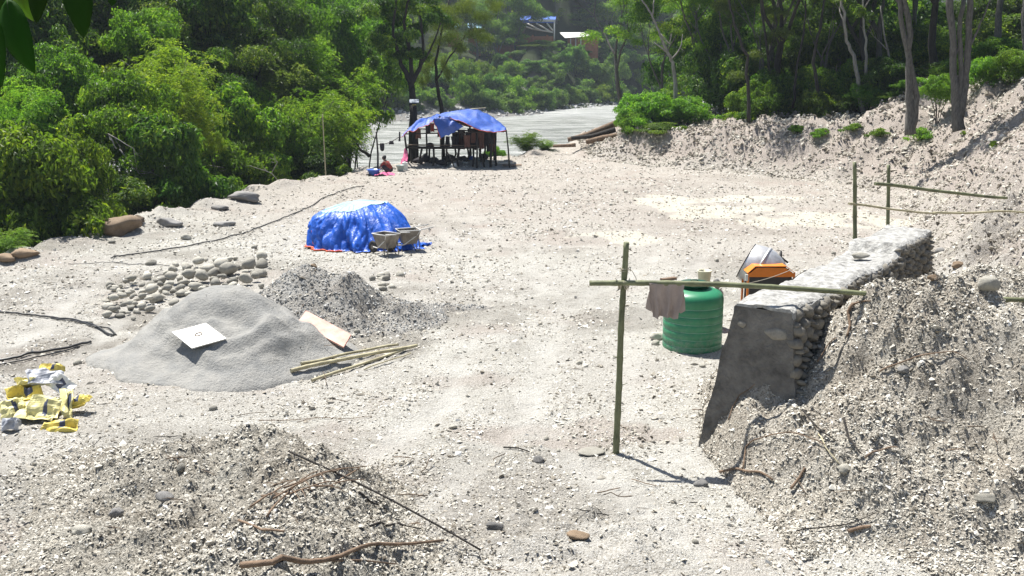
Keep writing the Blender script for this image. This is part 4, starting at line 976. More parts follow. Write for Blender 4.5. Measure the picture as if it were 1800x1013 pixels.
stick([(455,742),(510,742),(560,738),(610,740),(655,735)], .007, .003, 'dead_wood', 'long thin twig on open ground below the bamboo poles', 'twig', cat='twig')
stick([(1280,745),(1288,720),(1300,700),(1320,688),(1335,684)], .010, .005, 'dead_wood', 'arching root against the dark wall end', 'root', .03, 'root')
stick([(1305,835),(1310,800),(1335,782),(1370,776),(1420,780),(1450,790)], .011, .005, 'dead_wood', 'long arching root low on the tall spoil heap', 'root', .05, 'root')
stick([(1265,835),(1290,829),(1320,838),(1358,850)], .018, .012, 'dead_wood', 'brown broken branch at the foot of the tall spoil heap', 'branch', .03, 'branch')
stick([(1390,865),(1405,848),(1415,828)], .020, .014, 'dead_wood', 'short split branch standing on the lower spoil heap', 'branch', .03, 'branch')
stick([(1410,730),(1430,755),(1450,770),(1470,785)], .012, .006, 'bark_dark', 'dark twig in the middle of the tall spoil heap', 'twig', .04, 'twig')
stick([(1482,745),(1490,775),(1512,805)], .014, .010, 'bark_dark', 'steep dark twig in the middle of the tall spoil heap', 'twig', .04, 'twig')
stick([(1520,812),(1550,802),(1578,794)], .010, .007, 'dead_wood', 'straight pale stick right of the steep dark twig', 'stick', .04)
stick([(1438,770),(1450,795),(1475,825)], .008, .005, 'bamboo_dry', 'pale thin straw stick above the white stone', 'stick', .04)
stick([(1545,662),(1580,648),(1620,632),(1660,628),(1700,640)], .011, .006, 'dead_wood', 'long brown root near the top of the tall spoil heap', 'root', .05, 'root')
stick([(1500,540),(1490,560),(1494,580),(1488,600)], .024, .014, 'dead_wood', 'crooked thick brown root stub on the crest of the spoil heap', 'root', .03, 'root', ((.1,1530,538),))
stick([(1437,640),(1455,612),(1470,598)], .010, .005, 'dead_wood', 'thin root leaning against the wall side of the spoil heap', 'root', .03, 'root')
stick([(1400,938),(1450,932),(1500,926),(1540,906)], .009, .005, 'bark_dark', 'long thin dark root in front of the tall spoil heap', 'root', .02, 'root')
stick([(1490,940),(1510,934),(1530,930)], .022, .016, 'dead_wood', 'short thick piece of wood in front of the tall spoil heap', 'branch', .01, 'branch')
stick([(885,790),(910,792),(930,797)], .012, .008, 'bark_dark', 'dark twig in open ground left of the near bamboo post', 'twig', cat='twig')
stick([(1050,870),(1070,866),(1090,862)], .008, .006, 'dead_wood', 'brown twig below the near bamboo post', 'twig', cat='twig')
stick([(1110,846),(1130,852),(1155,858)], .006, .005, 'dead_wood', 'straight thin twig below and right of the near bamboo post', 'twig', cat='twig')
rt = random.Random(12)
tw = []
for i in range(6):
    q = [Vector((k*.06, rt.uniform(-.02,.02), rt.uniform(0,.02))) for k in range(6)]; tw.append(MB().tube(q, [.005]*5+[.002], 5).tube([q[2], q[2]+Vector((.06,.06,.02))], [.004,.002], 4).mesh('twig', rt.choice(['twig','dead_wood','bark_dark'])))
for i in range(130):
    if i < 60: x, y = rt.uniform(3, 8), rt.uniform(9.3, 14.5); lab, g_ = 'small dry twig scattered on the tall spoil heap', 'twigs on the tall spoil heap'
    elif i < 85: x, y = rt.uniform(-4.5, -1), rt.uniform(9.2, 13); lab, g_ = 'small dry twig scattered on the foreground heap', 'twigs on the foreground heap'
    else: y = rt.uniform(9.5, 20); x = rt.uniform(-.45,.25)*y; lab, g_ = 'small dry twig scattered on the open yard', 'twigs on the open yard'
    if abs(x) > y*.54: continue
    o = link('twig', tw[i % 6], None, (x, y, Z(x, y)+.02)); o.rotation_euler = (rt.uniform(-.3,.3), rt.uniform(-.4,.4), rt.uniform(0,6.28)); o.scale = (rt.uniform(.5,1.5),)*3
    tag(o, lab, 'twig', g_)
# planks and driftwood near the river
for i, (p, r_, lab) in enumerate((([(998,246),(1030,238),(1083,217)], .16, 'long dark log on top of the driftwood beside the bright bush'), ([(1004,243),(1040,240),(1082,228)], .13, 'second dark log of the driftwood beside the bright bush'), ([(1030,250),(1060,243),(1085,240)], .17, 'thick low log of the driftwood beside the bright bush'), ([(972,257),(1000,256),(1012,255)], .10, 'reddish board lying left of the driftwood'))):
    P = [at(x, y, 60-i*.4) for x, y in p]; c = P[0].copy(); mb = MB().tube([q-c for q in P], [r_*.8, r_, r_*1.2], 8)
    tag(mb.build('log', 'dead_wood' if i != 1 else 'bark_dark', None, c), lab, 'log')
for i, (px, py, w, lab) in enumerate(((883,290,40,'weathered board lying right of the shelter, nearest of the boards'), (900,293,34,'weathered board lying right of the shelter, rightmost of the boards'), (872,285,26,'weathered board lying right of the shelter, farthest of the boards'))):
    p = G(px, py); s = w/FPX*p.y; mb = MB().box((0,0,.05), (s,.35,.05), Matrix.Rotation((i-1)*.25,3,'Z') @ Matrix.Rotation(.06*(i-1),3,'Y'))
    tag(mb.build('board', 'dead_wood' if i % 2 else 'plywood', None, (p.x, p.y, Z(p.x, p.y)+.03)), lab, 'board')

# ------------------------------------------------------------------ shelter by the river
def surface(P, nu, nv, sag=0., seed=0, amp=.03):      # smooth sheet through a grid of control points
    P = [[Vector(q) for q in row] for row in P]
    def cr(a, b, c, d, f): return .5*((2*b)+(-a+c)*f+(2*a-5*b+4*c-d)*f*f+(-a+3*b-3*c+d)*f**3)
    def line(Q, t):
        t = t*(len(Q)-1); i = min(int(t), len(Q)-2); f = t-i
        return cr(Q[max(i-1,0)], Q[i], Q[i+1], Q[min(i+2,len(Q)-1)], f)
    vs = []; fs = []
    for i in range(nu+1):
        for j in range(nv+1):
            u, v = i/nu, j/nv; q = line([line(row, u) for row in P], v)
            q = q+Vector((0, 0, amp*fbm(np.array([u*4.+seed]), np.array([v*3.]), 1.5, 3, seed)[0]-sag*16*u*(1-u)*v*(1-v))); vs.append(q)
    for i in range(nu):
        for j in range(nv): fs.append((i*(nv+1)+j, (i+1)*(nv+1)+j, (i+1)*(nv+1)+j+1, i*(nv+1)+j+1))
    return vs, fs
sc = at(800, 287, 53.); sc.z = Z(sc.x, sc.y)
def SL(px, py, Y): return at(px, py, Y)-sc
def ground_at(px, Y): q = at(px, 285, Y); return Vector((q.x, q.y, Z(q.x, q.y)-.1))-sc
sh = empty('shelter', sc, 0, 'open riverside shelter of poles roofed with blue orange-hemmed tarpaulins', 'shelter')
def sheet(name, rows, mat, seed, nu=40, nv=18, amp=.16, sag=0.0, hem=True):
    vs, fs = surface(rows, nu, nv, sag, seed, amp); o = MB().add(vs, fs, 0, True).build(name, mat, sh)
    so = o.modifiers.new('thickness', 'SOLIDIFY'); so.thickness = .012
    if hem: MB().tube([vs[i*(nv+1)]+Vector((0,-.01,0)) for i in range(nu+1)], .013, 5).build('orange_hem', 'tarp_hem', o)
    return o
sheet('roof_sheet', [[SL(704,239,51.2), SL(722,231,51.2), SL(742,222,51.2), SL(762,211,51.3)], [SL(718,226,52.3), SL(734,217,52.3), SL(752,210,52.4), SL(770,205,52.4)], [SL(733,211,54), SL(750,207,54), SL(765,203,54), SL(782,200,54)], [SL(728,219,56), SL(745,214,56), SL(765,210,56), SL(785,206,56)]], 'shelter_tarp', 3)
sheet('roof_sheet', [[SL(778,205,51.3), SL(800,210,51.1), SL(822,219,51.0), SL(846,229,51.0), SL(866,231,50.9), SL(889,229,51.2)], [SL(772,202,52.2), SL(800,202,52.1), SL(828,206,52), SL(850,214,52), SL(872,221,52), SL(889,227,52)], [SL(768,201,54), SL(800,195,53.8), SL(830,192,53.6), SL(850,198,53.6), SL(868,209,53.4), SL(888,225,53)], [SL(768,208,56), SL(800,204,56), SL(832,201,56), SL(855,207,56), SL(875,217,56), SL(892,231,55)]], 'shelter_tarp', 6)
sheet('hanging_flap', [[SL(761,211,51.1), SL(768,226,51.0), SL(775,244,51.0)], [SL(776,206,51.1), SL(786,222,50.9), SL(788,237,51.0)], [SL(790,204,51.2), SL(804,214,51.1), SL(815,222,51.1)]], 'shelter_tarp', 9, 20, 16, .14)
o = sheet('pale_sheet', [[SL(800,213,51.3), SL(815,221,51.3), SL(832,224,51.3)], [SL(798,210,51.5), SL(818,214,51.5), SL(838,222,51.5)]], 'brown_cloth', 12, 8, 4, .02, hem=False)
def pole(px0, py0, px1, Y, r, name='post', mat='bark_dark', py1=None, Y1=None):
    a = SL(px0, py0, Y); b = ground_at(px1, Y1 or Y) if py1 is None else SL(px1, py1, Y1 or Y); m_ = a.lerp(b, .5)+Vector((random.uniform(-.04,.04),0,0))
    return MB().tube([a, m_, b], [r*.8, r, r*1.1], 7).build(name, mat, sh)
MB().tube([SL(726,185,55.2), SL(727,215,55.2), SL(728,250,55.2), ground_at(728, 55.2)], [.17,.20,.23,.28], 10).build('trunk_post', 'bark_dark', sh)
for a in ((711,236,717,51.4,.055),(780,225,781,53.8,.07),(838,230,838,51.4,.045),(866,232,862,51.8,.06),(872,231,872,52.4,.05),(869,233,869,54.5,.05),(890,229,896,51.5,.04),(826,215,828,54.6,.06),(749,212,750,54.8,.05),(805,212,806,54.8,.05),(856,233,850,54,.05)):
    pole(*a)
MB().tube([SL(768,203,53.9), SL(800,196,53.8), SL(832,192,53.6), SL(854,190,53.5)], .035, 6).build('ridge_pole', 'bamboo_dry', sh)
pole(712, 236, 890, 51.3, .035, 'eave_pole', py1=231); pole(716, 226, 886, 55.8, .035, 'eave_pole', py1=232)
pole(784, 262, 800, 51.3, .03, 'brace'); pole(842, 262, 852, 51.9, .05, 'brace'); 
# sitting platform with legs and things on it
for Yp in (52.0, 52.5, 53.0, 53.5, 54.0): MB().tube([SL(716,259,Yp), SL(760,260,Yp), SL(842,259,Yp)], .07, 6).build('platform_pole', 'bark_dark', sh)
for px, Yp in ((722,52),(742,52),(762,52),(785,52),(808,52),(832,52),(730,54),(755,54),(778,54),(800,54),(822,54),(845,54)):
    a = SL(px, 260, Yp); b = ground_at(px+random.uniform(-3,3), Yp); MB().tube([a, a.lerp(b,.5)+Vector((random.uniform(-.1,.1),0,0)), b], .055, 6).build('platform_leg', 'bark_dark', sh)
for k in range(5): MB().tube([SL(716,255-k*.2,52+k*.5), SL(842,256,52+k*.5)], .03, 5).build('platform_rail', 'twig', sh) if k < 2 else None
# cloth hung inside
def hung(px0, px1, py0, py1, Y, mat, label, name='hanging_cloth', cat='cloth', top=None):
    c = at((px0+px1)/2, py0, Y); w = (px1-px0)/FPX*Y/2; h = (py1-py0)/FPX*Y; vs = []; n, m_ = 8, 8; k = random.uniform(0, 9)
    for s_ in (0, 1):
        for i in range(n+1):
            for j in range(m_+1):
                u, v = i/n*2-1, j/m_; ww = w*(1+.12*math.sin(v*4+k)); vs.append((u*ww+.05*h*math.sin(k)*v, .03*math.sin(u*7+k)*(.3+v)+(.035 if s_ else 0), -h*v*(1-.12*abs(u)*math.cos(k))))
    b = (n+1)*(m_+1); f = [(i*(m_+1)+j, (i+1)*(m_+1)+j, (i+1)*(m_+1)+j+1, i*(m_+1)+j+1) for i in range(n) for j in range(m_)]
    f2 = [tuple(b+x for x in q[::-1]) for q in f]; ed = [i*(m_+1) for i in range(n+1)]+[n*(m_+1)+j for j in range(1, m_+1)]+[i*(m_+1)+m_ for i in range(n-1, -1, -1)]+[j for j in range(m_-1, 0, -1)]
    f3 = [(a, a+b, c2+b, c2) for a, c2 in zip(ed, ed[1:]+ed[:1])]
    return tag(MB().add(vs, f+f2+f3, 0, True).build(name, mat, None, c), label, cat)
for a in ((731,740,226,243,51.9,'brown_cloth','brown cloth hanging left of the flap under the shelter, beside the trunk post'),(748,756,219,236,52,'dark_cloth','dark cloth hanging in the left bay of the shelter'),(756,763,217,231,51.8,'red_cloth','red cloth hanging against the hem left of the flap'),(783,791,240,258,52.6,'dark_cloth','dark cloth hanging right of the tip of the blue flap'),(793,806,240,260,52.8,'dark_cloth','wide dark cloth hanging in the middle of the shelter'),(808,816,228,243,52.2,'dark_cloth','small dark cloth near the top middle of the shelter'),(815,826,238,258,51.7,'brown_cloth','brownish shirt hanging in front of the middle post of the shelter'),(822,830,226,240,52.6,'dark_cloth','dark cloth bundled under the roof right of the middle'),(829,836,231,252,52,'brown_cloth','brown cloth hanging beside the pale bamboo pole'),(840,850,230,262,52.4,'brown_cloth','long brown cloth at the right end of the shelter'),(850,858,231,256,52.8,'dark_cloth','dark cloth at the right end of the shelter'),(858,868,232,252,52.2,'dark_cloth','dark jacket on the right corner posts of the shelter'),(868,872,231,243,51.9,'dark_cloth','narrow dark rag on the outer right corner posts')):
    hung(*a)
for i, (px0, px1, py0, py1, Y) in enumerate(((795,806,232,256,54.2),(806,818,228,262,54.4),(818,829,233,258,54.3),(829,842,226,264,54.6),(842,853,232,260,54.5),(853,866,230,266,54.4),(770,779,222,240,54.3),(860,870,238,268,53.4))):  # dark sheets added so the shelter's inside reads dark
    hung(px0, px1, py0, py1, Y, ('dark_cloth','brown_cloth','dark_cloth')[i % 3], 'dark sheet added to darken the back of the shelter')['group'] = 'added dark sheets along the shelter back'
tag(MB().add(*surface([[at(711,262,51.2), at(716,264,51.2)], [at(708,275,51), at(717,277,51)], [at(704,287,50.6), at(716,286,50.6)]], 6, 10, 0, 2, .12), 0, True).build('pink_cloth', 'pink_cloth'), 'bright pink cloth trailing from the left end of the shelter platform', 'cloth')
# clutter below the platform
rc = random.Random(3)
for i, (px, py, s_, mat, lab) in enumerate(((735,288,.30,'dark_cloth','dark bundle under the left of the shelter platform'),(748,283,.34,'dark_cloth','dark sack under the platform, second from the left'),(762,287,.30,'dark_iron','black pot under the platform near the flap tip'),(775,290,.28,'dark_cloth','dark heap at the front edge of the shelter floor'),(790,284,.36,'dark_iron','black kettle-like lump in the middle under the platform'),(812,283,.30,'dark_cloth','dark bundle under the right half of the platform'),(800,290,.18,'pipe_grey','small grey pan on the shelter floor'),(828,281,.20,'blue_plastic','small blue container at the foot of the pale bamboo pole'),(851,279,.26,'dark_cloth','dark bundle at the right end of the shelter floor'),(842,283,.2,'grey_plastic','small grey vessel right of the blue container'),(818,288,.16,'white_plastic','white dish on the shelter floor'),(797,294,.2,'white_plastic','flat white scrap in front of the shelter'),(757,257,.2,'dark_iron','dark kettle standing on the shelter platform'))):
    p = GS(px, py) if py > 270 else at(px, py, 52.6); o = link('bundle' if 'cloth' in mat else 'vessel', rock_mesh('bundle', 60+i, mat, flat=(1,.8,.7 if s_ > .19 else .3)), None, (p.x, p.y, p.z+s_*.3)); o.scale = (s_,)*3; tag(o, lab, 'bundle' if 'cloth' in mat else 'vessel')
# solar panel on the trunk post
sp0 = at(728, 178, 54.9); so_ = empty('solar_panel', sp0, 0, 'small pale solar panel fixed on top of the dark trunk post', 'solar panel')
MB().box((0,0,0), (.5,.36,.03), Matrix.Rotation(R(28),3,'X')).build('panel', 'solar_glass', so_, bevel=.004); MB().tube([(0,.05,-.32),(0,.02,-.02)], .03, 6).box((0,0,-.16), (.14,.12,.07)).build('bracket', 'dark_iron', so_)
MB().box((0,-.03,-.19), (.2,.08,.05)).build('lamp_box', 'yellow_bag', so_)
# clothesline
cl = at(664, 300, 48.4); g = Z(cl.x, cl.y); tp = at(663, 232, 48.4)
tag(MB().tube([(0,0,0),(.03,0,(tp.z-g)*.5),(-.02,0,tp.z-g+.1)], [.05,.045,.035], 7).build('clothesline_post', 'bark_dark', None, (cl.x, cl.y, g-.1)), 'thin dark post holding the clothesline left of the shelter', 'post')
a, b = at(664, 254, 48.4), at(704, 239, 51.2); tag(MB().tube([a.lerp(b, t/8)-Vector((0,0,.3*4*(t/8)*(1-t/8)*.4)) for t in range(9)], .018, 5).build('clothesline', 'bark_dark'), 'sagging clothesline between the thin post and the shelter corner', 'line')
hung(668, 675, 252, 266, 48.9, 'dark_cloth', 'dark shorts hanging at the left end of the clothesline')
hung(684, 692, 248, 254, 49.9, 'dark_cloth', 'small dark rag in the middle of the clothesline')
hung(701, 704, 232, 248, 51.1, 'dark_cloth', 'narrow dark cloth hanging from the left corner of the roof')
# washing things and the crouching person
def basin(px, py, r, h, mat, label, cat='basin', name='basin'):
    p = GS(px, py); return tag(MB().lathe([(r*.7,0),(r,h),(r*1.08,h),(r*1.08,h-.02),(r*1.02,h-.03),(r*.66,.02),(.001,.02)], 22, cap=False).build(name, mat, None, p+Vector((0,0,.01))), label, cat)
basin(657, 309, .30, .26, 'blue_plastic', 'round blue plastic basin on the ground left of the crouching person')
basin(704, 301, .20, .28, 'grey_plastic', 'grey-green bucket just right of the crouching person', 'bucket', 'bucket')
p = GS(712, 300); tag(MB().box((0,0,.19), (.26,.22,.38)).tube([(0,0,.38),(0,0,.44)], .05, 10).build('jerrycan', 'white_plastic', None, p, bevel=.03), 'white plastic can standing right of the grey-green bucket', 'can')
p = GS(676, 309); tag(MB().add(*[x for x in surface([[Vector((-.45,-.2,.03)), Vector((0,-.25,.08)), Vector((.5,-.18,.03))], [Vector((-.4,.2,.04)), Vector((0,.2,.12)), Vector((.45,.2,.03))]], 14, 8, 0, 5, .12)], 0, True).build('pink_cloth', 'pink_cloth', None, p), 'pink washing spread on the ground beside the crouching person', 'cloth')
basin(648, 309, .12, .05, 'dark_iron', 'small dark dish left of the blue basin', 'dish', 'dish')
def person():
    p = GS(686, 306); root = empty('person', p, R(160), 'person in a red top crouching to wash clothes beside the blue basin', 'person')
    J = {'pel': (0,0,.20,.13), 'spine': (.10,0,.36,.12), 'chest': (.20,0,.50,.125), 'neck': (.27,0,.61,.05), 'head0': (.30,0,.68,.075), 'head1': (.32,0,.76,.09), 'head2': (.33,0,.82,.06), 'nose': (.415,0,.735,.016)}
    E = [('pel','spine'),('spine','chest'),('chest','neck'),('neck','head0'),('head0','head1'),('head1','head2'),('head1','nose')]
    for s, n in ((1,'l'),(-1,'r')):
        J.update({'hip'+n:(.03,s*.09,.19,.085),'kne'+n:(.32,s*.16,.40,.06),'ank'+n:(.10,s*.13,.07,.036),'toe'+n:(.28,s*.15,.03,.03),
                  'sho'+n:(.21,s*.16,.55,.055),'elb'+n:(.38,s*.23,.38,.036),'wri'+n:(.54,s*.12,.22,.024),'pal'+n:(.60,s*.10,.18,.026)})
        E += [('pel','hip'+n),('hip'+n,'kne'+n),('kne'+n,'ank'+n),('ank'+n,'toe'+n),('chest','sho'+n),('sho'+n,'elb'+n),('elb'+n,'wri'+n),('wri'+n,'pal'+n)]
        for f in range(4): J['f%d%s' % (f, n)] = (.655+.006*(f in (1,2)), s*(.075+.018*f), .145, .008); E.append(('pal'+n, 'f%d%s' % (f, n)))
        J['th'+n] = (.62, s*.06, .17, .009); E.append(('pal'+n, 'th'+n))
    names = list(J); me = bpy.data.meshes.new('body'); me.from_pydata([J[k][:3] for k in names], [(names.index(a), names.index(b)) for a, b in E], [])
    me.materials.append(M('skin')); o = link('body', me, root); sk = o.modifiers.new('skin', 'SKIN'); sv = me.skin_vertices[0] if me.skin_vertices else None
    if sv is None:
        bm = bmesh.new(); bm.from_mesh(me); bm.verts.layers.skin.verify(); bm.to_mesh(me); bm.free(); sv = me.skin_vertices[0]
    for i, k in enumerate(names): sv.data[i].radius = (J[k][3],)*2; sv.data[i].use_root = (i == 0)
    sb = o.modifiers.new('smooth', 'SUBSURF'); sb.levels = sb.render_levels = 1
    def tb(pts, r, name, mat): return MB().tube(pts, r, 12).build(name, mat, root)
    tb([(0,0,.22),(.10,0,.36),(.20,0,.50),(.255,0,.595)], [.155,.155,.165,.07], 'shirt', 'red_cloth')
    for s in (-1, 1):
        tb([(.21,s*.13,.54),(.30,s*.20,.46),(.37,s*.225,.39)], [.075,.062,.055], 'sleeve', 'red_cloth')
        tb([(.0,s*.05,.19),(.03,s*.09,.19),(.32,s*.16,.40),(.32,s*.16,.40),(.20,s*.145,.22),(.12,s*.13,.10)], [.12,.115,.082,.08,.062,.052], 'trouser_leg', 'dark_cloth')
    V = rockV(3, ICO2, .1, (.105,.10,.105)); V[:,0] -= .02; m2 = V[:,0] > .045; V[m2,0] = .045
    link('hair', fastmesh('hair', V+np.array((.305,0,.765)), ICO2[1], 'hair', True), root)
person()

# ------------------------------------------------------------------ houses across the river
def hz(x, y): return float(terrain(np.array([x]), np.array([y]), False)[0])
def house_base(px, Y): q = at(px, 70, Y); return Vector((q.x, q.y, hz(q.x, q.y)))
hb = house_base(945, 222); pav = empty('pavilion', hb, 0, 'open pavilion with a long blue roof edge and white rafters across the river', 'pavilion')
def PL(px, py, dy=0): return at(px, py, 222+dy)-hb
MB().add([PL(915,35), PL(976,36), PL(974,41), PL(916,40)]+[PL(913,27,7), PL(978,28,7), PL(976,33,7), PL(916,32,7)], [(0,3,2,1),(4,5,6,7),(0,1,5,4),(3,7,6,2),(0,4,7,3),(1,2,6,5)]).build('roof', 'blue_sheet', pav)
o = MB().add([PL(928,33.5,-.1), PL(976,34.5,-.1), PL(976,38.5,-.1), PL(930,38,-.1)]+[PL(928,33.5,.1), PL(976,34.5,.1), PL(976,38.5,.1), PL(930,38,.1)], [(0,3,2,1),(4,5,6,7),(0,1,5,4),(3,7,6,2),(0,4,7,3),(1,2,6,5)]).build('roof_edge', 'white_sheet', pav)
for a, b in (((916,44),(936,51)),((936,51),(972,57)),((925,41),(950,53)),((942,41),(968,56)),((961,41),(972,54))): MB().tube([PL(*a), PL(*b)], .17, 5).build('rafter', 'white_sheet', pav)
for px, dy in ((974.5,0),(916,0),(974.5,6),(916,6),(945,6)):
    a = PL(px, 38, dy); MB().tube([a, Vector((a.x, a.y, -.5))], .16, 6).build('post', 'white_sheet' if px > 970 else 'house_wood', pav)
a, b = PL(916,50,6), PL(974,50,6); MB().box(((a.x+b.x)/2, a.y, (a.z)/2-.2), (b.x-a.x, .3, a.z+.4)).build('back_wall', 'house_wood', pav)
def brick(px0, px1, py0, Y, label, h0=None):
    c = house_base((px0+px1)/2, Y); t = at((px0+px1)/2, py0, Y).z-c.z; w = (px1-px0)/FPX*Y
    root = empty('brick_wall', c, 0, label, 'wall'); MB().box((0,0,t/2-.5), (w,.35,t+1)).build('wall', 'brick_wall', root)
    for k in range(int(w//3)+1): MB().box((-w/2+min(w, k*3.), -.1, t/2-.4), (.4,.4,t+1.3)).build('pier', 'brick_wall', root)
brick(912, 972, 64, 219, 'low orange brick wall below the blue pavilion across the river')
brick(872, 908, 67, 217, 'reddish brick wall left of the blue pavilion, partly behind bushes')
hb2 = house_base(1012, 221); hut = empty('hut', hb2, 0, 'low orange-walled hut with a bright white sheet roof across the river', 'hut')
def HL(px, py, dy=0): return at(px, py, 221+dy)-hb2
MB().add([HL(983,57.5,4), HL(1026,57.5,4), HL(1040,64,-1), HL(993,67,-1)]+[HL(983,57,4.1), HL(1026,57,4.1), HL(1040,63.3,-.9), HL(993,66.3,-.9)], [(0,1,2,3),(7,6,5,4),(0,4,5,1),(1,5,6,2),(2,6,7,3),(3,7,4,0)]).build('roof', 'white_sheet', hut)
a, b = HL(998,67), HL(1036,67); MB().box(((a.x+b.x)/2, a.y+.2, a.z/2-.3), (b.x-a.x,.3,a.z+.5)).build('wall', 'brick_wall', hut)
a, b = HL(1036,62), HL(1052,62); MB().box(((a.x+b.x)/2, a.y+.6, a.z/2-.3), (b.x-a.x,.3,a.z+.5)).build('side_wall', 'brick_wall', hut)
for px in (1003,1012,1021): a = HL(px, 68, -.4); MB().tube([a, Vector((a.x,a.y,-.6))], .12, 5).build('post', 'white_sheet', hut)
for px0, px1, py, lab in ((786,806,46,'leftmost pale blue roof sheet half hidden among trees across the river'),(822,846,46,'pale blue roof sheet left of the blue pavilion across the river')):
    c = house_base((px0+px1)/2, 222); r_ = empty('hut', c, 0, lab, 'hut'); a = at((px0+px1)/2, py, 222)-c; w = (px1-px0)/FPX*222
    MB().add([(-w/2,-1,a.z-.5),(w/2,-1,a.z-.5),(w/2,3,a.z+.6),(-w/2,3,a.z+.6),(-w/2,-1,a.z-.4),(w/2,-1,a.z-.4),(w/2,3,a.z+.7),(-w/2,3,a.z+.7)], [(0,3,2,1),(4,5,6,7),(0,1,5,4),(1,2,6,5),(2,3,7,6),(3,0,4,7)]).build('roof', 'pale_tarp_and_glare', r_)
    MB().box((0,.8,a.z/2-.5), (w*.85,3,a.z-.2)).build('wall', 'brick_wall', r_)

# ------------------------------------------------------------------ foliage
def leaves(P, D, N, l, w, fold=.25):
    D = D/np.linalg.norm(D, axis=1)[:,None]; Sd = np.cross(D, N); Sd /= np.maximum(np.linalg.norm(Sd, axis=1), 1e-6)[:,None]; Nn = np.cross(Sd, D)
    l, w = l[:,None], w[:,None]
    V = np.stack([P, P+D*l*.9+Sd*w+Nn*w*fold, P+D*l*2-Nn*l*.25, P+D*l*.9-Sd*w+Nn*w*fold], 1)
    return V.reshape(-1, 3)
def leaf_mesh(name, V, mat, tint, extra=None):
    n = len(V)//4; F = np.arange(n*4).reshape(n, 4); F = np.concatenate([F[:,[0,1,2]], F[:,[0,2,3]]])
    return fastmesh(name, V, F, mat, False, np.repeat(tint, 4))
def blob_leaves(blobs, n, size, seed, asp=.38, droop=.35, shell=.35, up=.35):
    r = np.random.RandomState(seed); B = np.array([b[0] for b in blobs], float); Rr = np.array([b[1] for b in blobs], float)
    area = (Rr.prod(1))**(2/3); pick = r.choice(len(B), n, p=area/area.sum())
    d = r.normal(size=(n, 3)); d /= np.linalg.norm(d, axis=1)[:,None]; d[:,2] = np.where((d[:,2] < -.35) & (r.rand(n) < .7), -d[:,2], d[:,2])
    rad = 1-shell*r.rand(n)**1.6+.10*r.normal(size=n)
    P = B[pick]+d*Rr[pick]*rad[:,None]
    N = d+np.array((0,0,up))+r.normal(0, .45, (n, 3)); N /= np.linalg.norm(N, axis=1)[:,None]
    D = np.cross(N, r.normal(size=(n, 3)))+np.array((0,0,-droop)); l = size*r.uniform(.55, 1.25, n)
    bt = r.uniform(-.22, .22, len(B)); tint = np.clip(.42+bt[pick]+r.normal(0, .17, n), 0, 1)
    return leaves(P, D, N, l/2, l*asp*.5), tint
def bush_blobs(seed, Rx=1., Hh=1., n=20, low=True):
    r = np.random.RandomState(seed); out = []
    for i in range(n):                        # main lobes of very different sizes, pushed out of round
        a = r.uniform(0, 6.283); e = r.uniform(0.0, 1.)**.8*math.pi/2; q = r.uniform(.45, 1.0); s = r.uniform(.15, .36)*(1.1-.35*q)
        c = np.array((Rx*q*math.cos(a)*math.cos(e*.9), Rx*q*math.sin(a)*math.cos(e*.9), Hh*(.08+.80*math.sin(e)*q**.5*r.uniform(.7,1.1))))
        out.append((tuple(c), (Rx*s*1.15, Rx*s*1.15, Hh*s*.6)))
        for k in range(3):                    # smaller tufts riding on each lobe
            d = r.normal(size=3); d[2] = abs(d[2])*.8; d /= np.linalg.norm(d); s2 = s*r.uniform(.28, .5)
            out.append((tuple(c+d*np.array((Rx*s*1.1, Rx*s*1.1, Hh*s*.62))), (Rx*s2, Rx*s2, Hh*s2*.7)))
    out.append(((0,0,Hh*.35), (Rx*.55,Rx*.55,Hh*.36))); return out
def branches(mb, p, d, L, r, depth, rnd, spread=.6, tips=None, upb=.15, sides=7):
    pts = [Vector(p)]; rad = [r]; dd = Vector(d).normalized(); n = 5
    for i in range(n):
        dd = (dd+Vector((rnd.gauss(0,.11), rnd.gauss(0,.11), rnd.gauss(0,.05)+upb*.1))).normalized(); pts.append(pts[-1]+dd*L/n); rad.append(r*(1-.42*(i+1)/n))
    mb.tube(pts, rad, sides, cap=(depth == 0))
    if depth <= 0:
        if tips is not None: tips.append(pts[-1]); tips.append(pts[-3])
        return
    for k in range(rnd.choice((2,3))):
        i = rnd.choice((3,4,5)) if k else 5; a = rnd.uniform(0, 6.283); o_ = dd.orthogonal().normalized(); o_.rotate(Quaternion(dd, a))
        nd_ = (dd+o_*rnd.uniform(.5, 1.1)*spread+Vector((0,0,upb))).normalized(); branches(mb, pts[i], nd_, L*rnd.uniform(.6,.8), rad[i]*.72, depth-1, rnd, spread, tips, upb, max(4, sides-1))
VEG = {}
def make_bush(key, mat, n, size, seed, Rx=2., Hh=2.6, nb=22, bark='bark_dark', **kw):
    V, t = blob_leaves(bush_blobs(seed, Rx, Hh, nb), n, size, seed, **kw); fm = leaf_mesh('foliage', V, mat, t)
    mb = MB(); rnd = random.Random(seed)
    for k in range(5):
        a = rnd.uniform(0, 6.283); mb.tube([(0,0,-.3),(math.cos(a)*Rx*.18, math.sin(a)*Rx*.18, Hh*.3),(math.cos(a)*Rx*.5, math.sin(a)*Rx*.5, Hh*.62)], [.05,.04,.015], 5)
    VEG[key] = ('bush', fm, mb.mesh('stems', bark), Rx, Hh)
